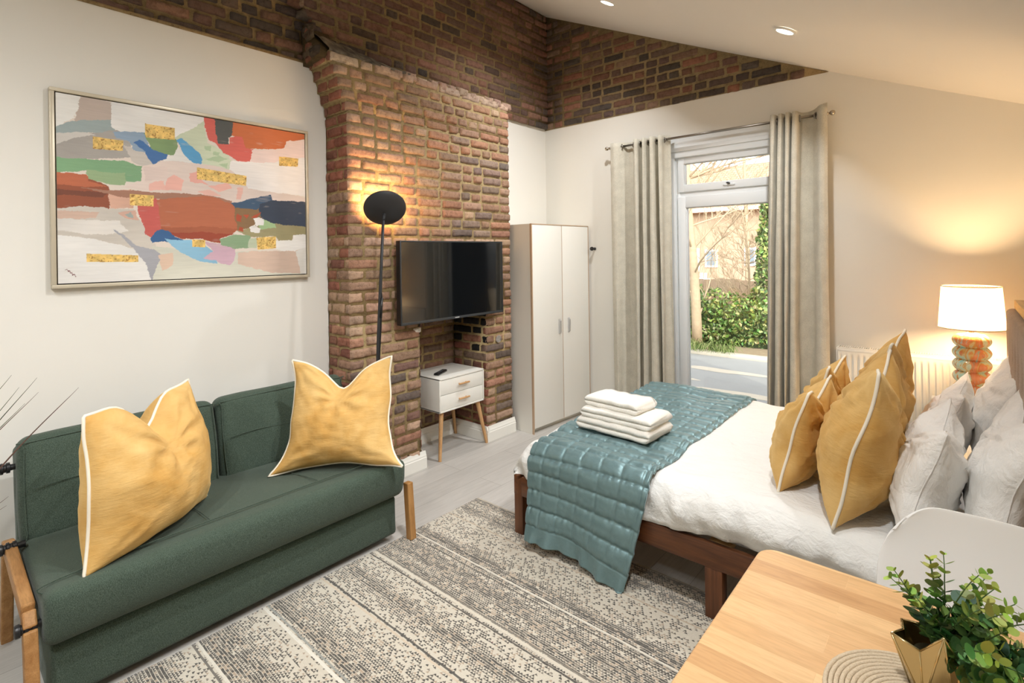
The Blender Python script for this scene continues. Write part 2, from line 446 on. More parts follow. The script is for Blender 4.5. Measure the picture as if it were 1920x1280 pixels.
def glass():
    m = NT('window_glass')
    t = m.n('ShaderNodeBsdfTransparent'); t.inputs[0].default_value = (0.97, 0.98, 0.98, 1)
    g = m.n('ShaderNodeBsdfGlossy'); g.inputs['Roughness'].default_value = 0.02
    fr = m.n('ShaderNodeFresnel'); fr.inputs[0].default_value = 1.45
    x = m.n('ShaderNodeMixShader'); m.l(fr.outputs[0], x.inputs[0]); m.l(t.outputs[0], x.inputs[1]); m.l(g.outputs[0], x.inputs[2])
    m.l(x.outputs[0], m.out.inputs[0]); return m.m
M['glass'] = glass()
def screen():
    m = NT('tv_screen_gloss'); m.bsdf((0.006, 0.007, 0.008, 1), 0.04, 0.0, None, Specular_IOR_Level=0.9); return m.m
M['screen'] = screen()
M['patio'] = plain('patio_concrete', (168, 168, 166), 0.9, var=(3.0, 0.1), bump=(40, 0.3, 0.01))
M['patch'] = plain('pale_cement_patch', (214, 204, 186), 0.9, var=(12.0, 0.1))
M['soil'] = plain('dry_leafy_soil', (168, 148, 118), 0.95, var=(14.0, 0.3), bump=(60, 0.6, 0.02))
M['bark'] = plain('pale_bark', (184, 162, 132), 0.9, var=(20.0, 0.2), bump=(70, 0.4, 0.01))
M['housebrick'] = plain('far_house_brick', (178, 152, 128), 0.9, var=(10.0, 0.1))
def tiles():
    m = NT('far_roof_tiles'); co = m.coords()
    br = m.n('ShaderNodeTexBrick'); m.l(co, br.inputs['Vector']); br.inputs['Scale'].default_value = 1
    br.inputs['Brick Width'].default_value = 0.2; br.inputs['Row Height'].default_value = 0.16; br.inputs['Mortar Size'].default_value = 0.012
    br.inputs['Color1'].default_value = lin((196, 140, 112)); br.inputs['Color2'].default_value = lin((212, 160, 130)); br.inputs['Mortar'].default_value = lin((150, 106, 86))
    m.bsdf(br.outputs['Color'], 0.9); return m.m
M['rooftile'] = tiles()
M['fencewood'] = plain('weathered_fence', (150, 128, 104), 0.9, var=(9.0, 0.15))
M['leaf_dark'] = plain('hedge_core', (70, 84, 44), 0.9, var=(9.0, 0.3))
# ------------------------------------------------------------------ the room
XW, YB, XR, YR = -3.165, 4.20, 0.30, -1.7      # left wall, back wall, right wall, rear wall
LEDGE = 2.73
def ceil_z(x):
    if x < -0.705: return 2.725 + 0.4625 * (-0.705 - x)
    return 2.725 - 0.424 * (x + 0.705)

S('floor', MB().box((-3.45, YR - 0.2, -0.1), (XR + 0.2, YB + 0.3, 0.0)), M['floor'])
w = MB()
w.box((XW - 0.2, YR - 0.2, 0), (XW, 1.81, LEDGE)); w.box((XW - 0.2, 3.33, 0), (XW, YB + 0.3, LEDGE))
S('wall_left', w, M['plaster'])
# back wall with the door opening
DX0, DX1, DTOP = -1.84, -0.86, 2.33
w = MB()
w.box((XW, YB, 0), (DX0, YB + 0.3, LEDGE)); w.box((DX0, YB, DTOP), (DX1, YB + 0.3, LEDGE))
w.box((DX1, YB, 0), (XR + 0.2, YB + 0.3, LEDGE))
w.prism([(XW, LEDGE), (-0.70, LEDGE), (XW, ceil_z(XW) + 0.05)], YB + 0.012, YB + 0.3, axis=1)
S('wall_back', w, M['plaster'])
S('wall_right', MB().box((XR, YR - 0.2, 0), (XR + 0.2, YB, 2.6)), M['plaster'])
S('wall_rear', MB().box((XW, YR - 0.2, 0), (XR, YR, 4.0)), M['plaster'])
# ceiling: one long slope
xs = [-3.4, -2.9, -2.4, -1.9, -1.4, -0.95, -0.705, -0.45, -0.1, 0.3, 0.55]
zz = [ceil_z(x) for x in xs]
zz[5] += 0.004; zz[6] += 0.008; zz[7] += 0.004
mb = MB()
prof = [(x, z) for x, z in zip(xs, zz)]
top = [(x, z + 0.18) for x, z in prof][::-1]
mb.prism((prof + top)[::-1], YR - 0.2, YB + 0.35, axis=1)
S('ceiling', mb, M['ceiling'])

# ---- brickwork -------------------------------------------------------------
def jit(c, a):
    k = 1 + random.uniform(-a, a)
    y = .3 * c[0] + .5 * c[1] + .2 * c[2]
    return tuple(max(0, (y + (v - y) * .72) * k * 1.08 * (1 + random.uniform(-a * .2, a * .2))) for v in c[:3]) + (1,)

def soft(q, even=.4):
    c = random.choice(q); n = len(q)
    return lin([v * (1 - even) + even * sum(w[i] for w in q) / n for i, v in enumerate(c)])
PAL_LOW = [(172, 132, 98), (162, 122, 90), (152, 112, 82), (182, 148, 114), (164, 104, 70), (146, 112, 86), (134, 106, 86), (174, 114, 76), (186, 156, 124)]
PAL_HIGH = [(126, 88, 68), (136, 96, 72), (114, 82, 66), (148, 98, 70), (104, 80, 68), (156, 112, 82), (96, 74, 64), (142, 88, 62)]
PAL_DARK = [(88, 76, 66), (76, 66, 60), (100, 82, 68), (94, 72, 58), (112, 88, 70), (70, 62, 58)]
PAL_RED = [(150, 84, 58), (160, 92, 62), (138, 76, 54), (126, 80, 62), (166, 104, 72)]
PAL_BACK = [(130, 84, 58), (150, 86, 54), (110, 82, 64), (96, 80, 70), (140, 110, 80), (82, 70, 68), (156, 92, 58)]
MORTAR_LOW, MORTAR_HIGH, MORTAR_BACK = lin((166, 146, 106)), lin((150, 130, 94)), lin((156, 138, 104))

def brick(mb, o, es, en, s0, s1, z0, z1, col, D=0.011, rough=1.0):
    L = s1 - s0; H = z1 - z0
    nx = max(3, int(L / 0.026)); nz = 4
    sd = random.uniform(0, 100); vs = []; tilt = random.uniform(-.03, .03); dd = D * random.uniform(.75, 1.35)
    ax = [0, .12 * .1 / max(L, .05)] + [i / nx for i in range(1, nx)] + [1 - .12 * .1 / max(L, .05), 1]
    az = [0, .14, .36, .64, .86, 1]
    for b in az:
        for a in ax:
            edge = a in (0, 1) or b in (0, 1)
            s = s0 + a * L; z = z0 + b * H + tilt * (a - .5) * L * .5
            s += N(s * 22 + sd, z * 22, 1) * .0055 * rough; z += N(s * 22, z * 22 + sd, 5) * .0045 * rough
            d = -0.005 if edge else dd + (N(s * 26 + sd, z * 26, 2) * .0045 + N(s * 70, z * 70 + sd, 3) * .003) * rough
            vs.append(o + es * s + Vector((0, 0, z)) + en * d)
    n = len(ax); fs = [(j * n + i, j * n + i + 1, (j + 1) * n + i + 1, (j + 1) * n + i) for j in range(len(az) - 1) for i in range(n - 1)]
    if es.cross(Vector((0, 0, 1))).dot(en) < 0: fs = [f[::-1] for f in fs]
    mb.add(vs, fs, 0, jit(col, .16))

CH = 0.0708
def courses(mb, o, es, en, z0, z1, spans, pick, D=0.011, rough=1.15, st=0.205, hd=0.098, ph=0.45):
    """spans(z) -> list of (s0, s1) the course fills"""
    n = int(round((z1 - z0) / CH)); m = 0.0135
    for k in range(n):
        za = z0 + k * CH; zb = za + CH - m
        for (a, b) in spans(za + CH / 2, k):
            s = a; first = True
            while s < b - .02:
                w_ = hd if random.random() < ph else st
                if first and k % 2: w_ = hd
                w_ *= random.uniform(.93, 1.06); first = False
                e = s + w_
                if b - e < .06: e = b
                brick(mb, o, es, en, s, min(e, b), za + random.uniform(-.002, .002), zb + random.uniform(-.002, .002), pick((s + e) / 2, za), D, rough)
                s = e + m
def pal(p, p2=None, f=None, even=.4):
    def g(s, z):
        q = p
        if f is not None and random.random() < f(s, z): q = p2
        return soft(q, even)
    return g
EX, EY, EZ = Vector((1, 0, 0)), Vector((0, 1, 0)), Vector((0, 0, 1))

# upper band of bare brick on the left wall
mb = MB()
UP = -3.13
def y_edge(z): return max(1.3, 1.80 - (z - 2.90) * .86) if z > 2.84 else 1.86
mb.box((-3.4, YR - .1, LEDGE), (-3.185, 2.2, 4.05), col=MORTAR_HIGH); mb.box((-3.4, YR - .1, LEDGE - .004), (-3.158, 1.8, LEDGE + .012), col=MORTAR_HIGH)
mb.prism([(1.74, LEDGE), (YB + .1, LEDGE), (YB + .1, 4.02), (y_edge(4.0), 4.02), (y_edge(3.35), 3.35), (1.80, 2.90)], -3.3, UP, axis=0, col=MORTAR_HIGH)
courses(mb, Vector((-3.185, 0, 0)), EY, EX, LEDGE - .008, 4.0, lambda z, k: [(-1.6, y_edge(z) - .02 + (.05 if k % 2 else 0))], pal(PAL_DARK, PAL_HIGH, lambda s, z: .35), .016)
courses(mb, Vector((UP, 0, 0)), EY, EX, LEDGE - .008, 4.0, lambda z, k: [(y_edge(z) + (.03 if k % 2 else -.02) + random.uniform(-.02, .02), YB - .005)], pal(PAL_HIGH, PAL_DARK, lambda s, z: max(.12, .6 - abs(s - 2.0) * .5) if z < 3.0 else .12), .011, ph=.35)
# broken brick ends along the stepped edge
for k in range(13):
    z = 2.86 + k * .034; y = y_edge(z) - .01
    brick(mb, Vector((0, y + random.uniform(-.03, .01), 0)), EX, -EY, -3.19, -3.135 + random.uniform(0, .02), z, z + random.uniform(.03, .06), lin(random.choice(PAL_BACK)), .016, 2.2)
    if k % 2 == 0: brick(mb, Vector((-3.16, 0, 0)), EY, EX, y - .09, y + .01, z, z + .055, lin(random.choice(PAL_BACK)), .03, 2.6)
S('wall_left_brickwork', mb, M['brick'], smooth=True, colors=True)

# bare brick triangle over the back wall
mb = MB()
mb.prism([(XW, LEDGE - .012), (-.70, LEDGE - .004), (XW, ceil_z(XW) + .02)], YB - .006, YB + .2, axis=1, col=MORTAR_BACK)
def tri_span(z, k):
    xr = -.705 - (z + .02 - 2.725) / .4625 - .02
    return [(XW + .01, xr)] if xr > XW + .1 else []
courses(mb, Vector((0, YB - .006, 0)), EX, -EY, LEDGE - .006, 3.83, tri_span, pal(PAL_BACK, PAL_DARK, lambda s, z: .3), .010, ph=.4)
S('wall_back_brickwork', mb, M['brick'], smooth=True, colors=True)

# chimney breast with an open fireplace recess
XC, CY0, CY1, RY0, RY1, RTOP, CT = -2.905, 1.815, 3.325, 2.354, 3.036, 1.06, 2.755
def cy_left(z): return CY0 if z < 2.42 else CY0 - (z - 2.42) * .36
mb = MB()
mb.box((-3.4, CY0, 0), (XC, RY0, RTOP), col=MORTAR_LOW); mb.box((-3.4, RY1, 0), (XC, CY1, RTOP), col=MORTAR_LOW)
mb.box((-3.4, CY0, RTOP), (XC, CY1, 2.42), col=MORTAR_LOW)
mb.box((-3.45, RY0 - .1, 0), (-3.285, RY1 + .1, RTOP + .05), col=MORTAR_LOW)
mb.prism([(CY0, 2.42), (CY1, 2.42), (CY1, CT - .006), (cy_left(CT), CT - .006)], -3.3, XC, axis=0, col=MORTAR_LOW)
def front(z, k):
    l = cy_left(z) - .010; r = CY1 + .010
    if z < RTOP: return [(l, RY0 + random.uniform(-.03, .012)), (RY1 - .008, r)]
    return [(l, r)]
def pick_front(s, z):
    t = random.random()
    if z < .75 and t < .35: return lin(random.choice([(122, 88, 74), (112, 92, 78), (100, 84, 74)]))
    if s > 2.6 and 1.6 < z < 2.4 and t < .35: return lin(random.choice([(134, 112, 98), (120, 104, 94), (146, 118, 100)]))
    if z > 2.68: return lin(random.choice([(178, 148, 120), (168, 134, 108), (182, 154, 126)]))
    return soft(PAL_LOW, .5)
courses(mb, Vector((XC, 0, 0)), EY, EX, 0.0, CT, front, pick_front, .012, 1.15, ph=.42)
# face towards the sofa, stepping out with the corbel
n = int(round(CT / CH))
for k in range(n):
    za = k * CH; y = cy_left(za + CH / 2)
    cuts = [-3.165, -3.062, XC + .006] if k % 2 else [-3.165, -3.125, XC - .06, XC + .006]
    if k % 3 == 0: cuts = [-3.165, -3.03, XC + .006]
    for a, b in zip(cuts, cuts[1:]):
        brick(mb, Vector((0, y, 0)), EX, -EY, a + .006, b - .004, za, za + CH - .011, soft(PAL_RED if za > 1.9 or random.random() < .4 else PAL_LOW, .4), .012, 1.4)
    if za > 2.3: mb.box((-3.165, y - .003, za), (XC - .0025, y + .06, za + CH - .001), col=MORTAR_LOW)
# faces inside the recess
def soot(s, z):
    if z > .68 and random.random() < (z - .6) * 2.4: return lin((34, 32, 32))
    return lin(random.choice(PAL_RED + PAL_LOW[5:7] + [(112, 86, 70)]))
courses(mb, Vector((0, RY1, 0)), EX, -EY, 0, RTOP, lambda z, k: [(-3.285, XC + .008)], soot, .010, 1.2)
courses(mb, Vector((0, RY0, 0)), EX, EY, 0, RTOP, lambda z, k: [(-3.285, XC + .004)], soot, .010, 1.2)
courses(mb, Vector((-3.285, 0, 0)), EY, EX, 0, RTOP, lambda z, k: [(RY0 + .01, RY1 - .01)], pal([(128, 96, 76), (150, 104, 80), (112, 90, 74), (140, 92, 64), (120, 100, 78)]), .010, 1.2)
# end face towards the wardrobe
courses(mb, Vector((0, CY1, 0)), EX, EY, 0, CT, lambda z, k: [(XW, XC + .008)], pal(PAL_LOW, PAL_RED, lambda s, z: .4), .010, 1.2, ph=.8)
# uneven brick tops along the head of the breast
y = cy_left(CT) + .36
while y < CY1 - .04:
    e = y + random.uniform(.07, .12)
    brick(mb, Vector((XC - .004, 0, 0)), EY, EX, y, e, CT - .05, CT + random.uniform(.0, .022), lin(random.choice([(180, 152, 124), (168, 138, 112), (154, 122, 100)])), .013, 1.5); y = e + .012
# sloping cement flashing over the corbel
fl = [(-2.902, CT - .012), (-2.902, CT + .005), (UP + .004, CT + .15), (UP - .05, CT + .15), (UP - .05, CT - .012)]
b0 = len(mb.v)
vs = []; nn = 26
for i in range(nn):
    yy = cy_left(CT) - .005 + (2.34 - cy_left(CT)) * i / (nn - 1); h = 1.0 - .75 * (i / (nn - 1)) ** 2
    for (x, z) in [(-2.903, CT - .012), (-2.900, CT + .004), (-2.97, CT + .06 * h), (-3.03, CT + .105 * h), (UP - .02, CT + .185 * h)]:
        vs.append((x + N(yy * 14, x * 20, 3) * .010, yy, z + N(yy * 18, x * 18, 9) * .016 + N(yy * 45, x * 40, 2) * .008))
fs = [(i * 5 + j, (i + 1) * 5 + j, (i + 1) * 5 + j + 1, i * 5 + j + 1) for i in range(nn - 1) for j in range(4)]
cc = []
for i in range(nn):
    for j in range(5):
        t = .5 + N(i * .5, j * 2.3, 4) + (.25 if j == 3 else 0)
        a, b = lin((62, 57, 52)), lin((140, 130, 114)); cc.append(tuple(a[q] + (b[q] - a[q]) * min(1, max(0, t)) for q in range(3)) + (1,))
mb.add(vs, fs, 0, cc)
lump = MB()
BR = lin((84, 70, 46))
mb.prism([(-3.2, 2.70), (-2.935, CT - .03), (-2.95, CT + .01), (-3.09, CT + .13), (-3.13, CT + .20), (-3.2, CT + .22)], cy_left(CT) - .035, cy_left(CT) + .12, axis=1, col=BR)
for q in range(20):
    z = CT - .05 + random.random() * .20; xa = -3.17 + random.random() * .12
    if z > CT + .02 and xa > -3.10: xa -= .06
    brick(mb, Vector((0, cy_left(CT) - .03 + random.uniform(-.012, .015), 0)), EX, -EY, xa, xa + random.uniform(.05, .10), z, z + random.uniform(.03, .055), lin(random.choice([(120, 74, 50), (92, 70, 52), (104, 86, 62), (140, 80, 54), (76, 64, 52)])), .014, 2.6)
lump2 = [(XC + .013, 3.165 + .032 * cos(a * pi / 10), .80 + .030 * sin(a * pi / 10)) for a in range(20)]
mb.add(lump2, [tuple(range(20))], 0, lin((150, 146, 140)))
brick(mb, Vector((XC + .006, 0, 0)), EY, EX, 2.30, 2.365, .955, .985, lin((232, 222, 206)), .014, 2.0)
S('chimney_breast', mb, M['brick'], smooth=True, colors=True)

# lump of old mortar and broken brick bridging corbel and upper wall
# ---- skirting ----------------------------------------------------------------
def skirt(mb, p0, p1, nrm, h=0.118, t=0.02):
    """ogee skirting from p0 to p1 standing out along nrm"""
    p0, p1, nrm = Vector(p0), Vector(p1), Vector(nrm)
    prof = [(0, 0), (t, 0), (t, h * .62), (t * .82, h * .66), (t * .82, h * .74), (t * .55, h * .84), (t * .42, h * .92), (t * .3, h), (0, h)]
    k = len(prof)
    vs = [p + nrm * a + EZ * z for p in (p0, p1) for a, z in prof]
    fs = [(i, (i + 1) % k, k + (i + 1) % k, k + i) for i in range(k)] + [tuple(range(k)), tuple(range(2 * k - 1, k - 1, -1))]
    mb.add(vs, fs)
def baseboard(name, runs, h=.118):
    b = MB()
    for r in runs: skirt(b, *r, h=h)
    bm = bmesh.new(); me = b.mesh(name); bm.from_mesh(me); bmesh.ops.recalc_face_normals(bm, faces=bm.faces[:]); bm.to_mesh(me); bm.free()
    o = link(name, me, M['trim']); o['kind'] = 'structure'; return o
g = .012
baseboard('baseboard_chimney', [((XC + g - .004, CY0 - .02, 0), (XC + g - .004, RY0 + .028, 0), EX), ((XC - .002, RY0 + g, 0), (-3.27, RY0 + g, 0), EY),
          ((-3.275, RY0 + .03, 0), (-3.275, RY1 - .03, 0), EX), ((-3.27, RY1 - g, 0), (XC + .03, RY1 - g, 0), -EY), ((XC + g - .004, RY1 - .03, 0), (XC + g - .004, CY1 + .025, 0), EX)])
baseboard('baseboard_back', [((-2.60, YB, 0), (DX0 - .02, YB, 0), -EY), ((DX1 + .02, YB, 0), (XR, YB, 0), -EY)], .135)
baseboard('baseboard_left', [((XW, YR, 0), (XW, CY0 - .02, 0), EX)], .135)
baseboard('baseboard_right', [((XR, YR, 0), (XR, YB, 0), -EX)], .135)

# ---- glazed garden door --------------------------------------------------------
def ring(mb, x0, x1, z0, z1, w, y0, y1, wb=None, wt=None, r=.004):
    wb = w if wb is None else wb; wt = w if wt is None else wt
    mb.rbox((x0, y0, z0), (x0 + w, y1, z1), r); mb.rbox((x1 - w, y0, z0), (x1, y1, z1), r)
    mb.rbox((x0 + w - .002, y0 + .0005, z0), (x1 - w + .002, y1, z0 + wb), r); mb.rbox((x0 + w - .002, y0 + .0005, z1 - wt), (x1 - w + .002, y1, z1), r)
door = bpy.data.objects.new('door_1', None); COL.objects.link(door); door['kind'] = 'structure'; door.location = (DX0, YB + .06, 0)
def dpart(name, mb, mat_, parent=door):
    o = mb.build(name, mat_, parent, angle=35)
    o.matrix_parent_inverse = Matrix.Translation((-DX0, -(YB + .06), 0)); return o
f = MB(); ring(f, DX0, DX1, 0.0, DTOP, .055, YB + .03, YB + .10, .05, .05); f.rbox((DX0 + .05, YB + .031, 1.935), (DX1 - .05, YB + .10, 1.99), .004)
dpart('outer_frame', f, M['upvc'])
t = MB(); ring(t, DX0 + .04, DX1 - .04, 1.985, 2.285, .05, YB + .015, YB + .07, .058, .068); ring(t, DX0 + .082, DX1 - .082, 2.035, 2.225, .012, YB + .028, YB + .06)
fan = dpart('fanlight_sash', t, M['upvc'])
dpart('fanlight_glass', MB().box((DX0 + .085, YB + .048, 2.04), (DX1 - .085, YB + .054, 2.22)), M['glass'])
h = MB(); h.rbox((-1.43, YB + .004, 2.008), (-1.34, YB + .016, 2.024), .003); dpart('fanlight_stay', h, M['upvc'])
h = MB(); h.tube([(-1.405, YB + .014, 2.028), (-1.39, YB - .004, 2.026), (-1.375, YB - .006, 2.02)], .006, 8); dpart('stay_catch', h, M['black_plastic'])
t = MB(); ring(t, DX0 + .035, DX1 - .035, .03, 1.945, .066, YB + .015, YB + .085, .17, .09); ring(t, DX0 + .094, DX1 - .094, .19, 1.862, .012, YB + .028, YB + .07)
dpart('door_leaf', t, M['upvc'])
dpart('door_glass', MB().box((DX0 + .1, YB + .05, .195), (DX1 - .1, YB + .056, 1.858)), M['glass'])
h = MB(); h.rbox((DX1 - .085, YB + .002, .93), (DX1 - .055, YB + .016, 1.13), .005); h.tube([(DX1 - .07, YB + .008, 1.06), (DX1 - .07, YB - .035, 1.06), (DX1 - .09, YB - .045, 1.06), (DX1 - .19, YB - .045, 1.058)], .009, 10)
dpart('door_handle', h, M['upvc'])
# boxed head trim between rod and frame, reveal lining
t = MB(); t.rbox((DX0 - .03, YB - .016, 2.325), (DX1 + .03, YB + .05, 2.43), .006); t.rbox((DX0 - .012, YB - .024, 2.318), (DX1 + .012, YB + .05, 2.352), .006); t.rbox((DX0 - .01, YB - .010, 2.27), (DX1 + .01, YB + .05, 2.325), .004)
t.rbox((DX0 - .018, YB - .006, 0.0), (DX0 + .012, YB + .05, 2.32), .004); t.rbox((DX1 - .012, YB - .006, 0.0), (DX1 + .018, YB + .05, 2.32), .004)
S('trim_1', t, M['upvc'], angle=35)

# ---- recessed downlights ---------------------------------------------------------
def downlight(x, y, label, power):
    z = ceil_z(x); k = .4625 if x < -.705 else .424
    t_ = thing('downlight', label, 'ceiling light', (x, y, z), group='recessed ceiling downlights')
    t_.rotation_euler = (0, math.atan(k), 0)
    r = MB(); r.lathe([(.046, -.002), (.048, -.007), (.056, -.008), (.062, -.005), (.0625, .003), (.046, .003)], 40, capb=False, capt=False)
    r.build('trim_ring', M['trim'], t_, angle=40)
    l = MB(); l.lathe([(.001, -.0045), (.046, -.0035)], 32, capb=True, capt=False); l.build('lens', M['led'], t_)
    ld = bpy.data.lights.new('downlight_beam', 'AREA'); ld.shape = 'DISK'; ld.size = .09; ld.energy = power; ld.color = (.985, .995, 1.0); ld.spread = radians(128)
    lo = bpy.data.objects.new('downlight_beam', ld); COL.objects.link(lo); lo.parent = t_; lo.location = (0, 0, -.014)
    return t_
DL = 15.0
downlight(-1.913, 3.298, 'white recessed downlight high in the sloping ceiling by the brick corner', DL)
downlight(-.764, 3.309, 'white recessed downlight lower on the ceiling slope above the bed', DL)
downlight(-1.10, 1.30, 'unseen downlight added as fill light above the striped rug', DL)  # this one and the next three are out of view, added to brighten the room
downlight(-.30, 1.30, 'unseen downlight added as fill light above the dining table', DL)
downlight(-1.40, -.60, 'unseen downlight added as fill light near the rear wall on the higher part of the slope', DL)  # rear pair, likewise added as fill behind the camera
downlight(-.60, -.60, 'unseen downlight added as fill light near the rear wall on the lower part of the slope', DL)
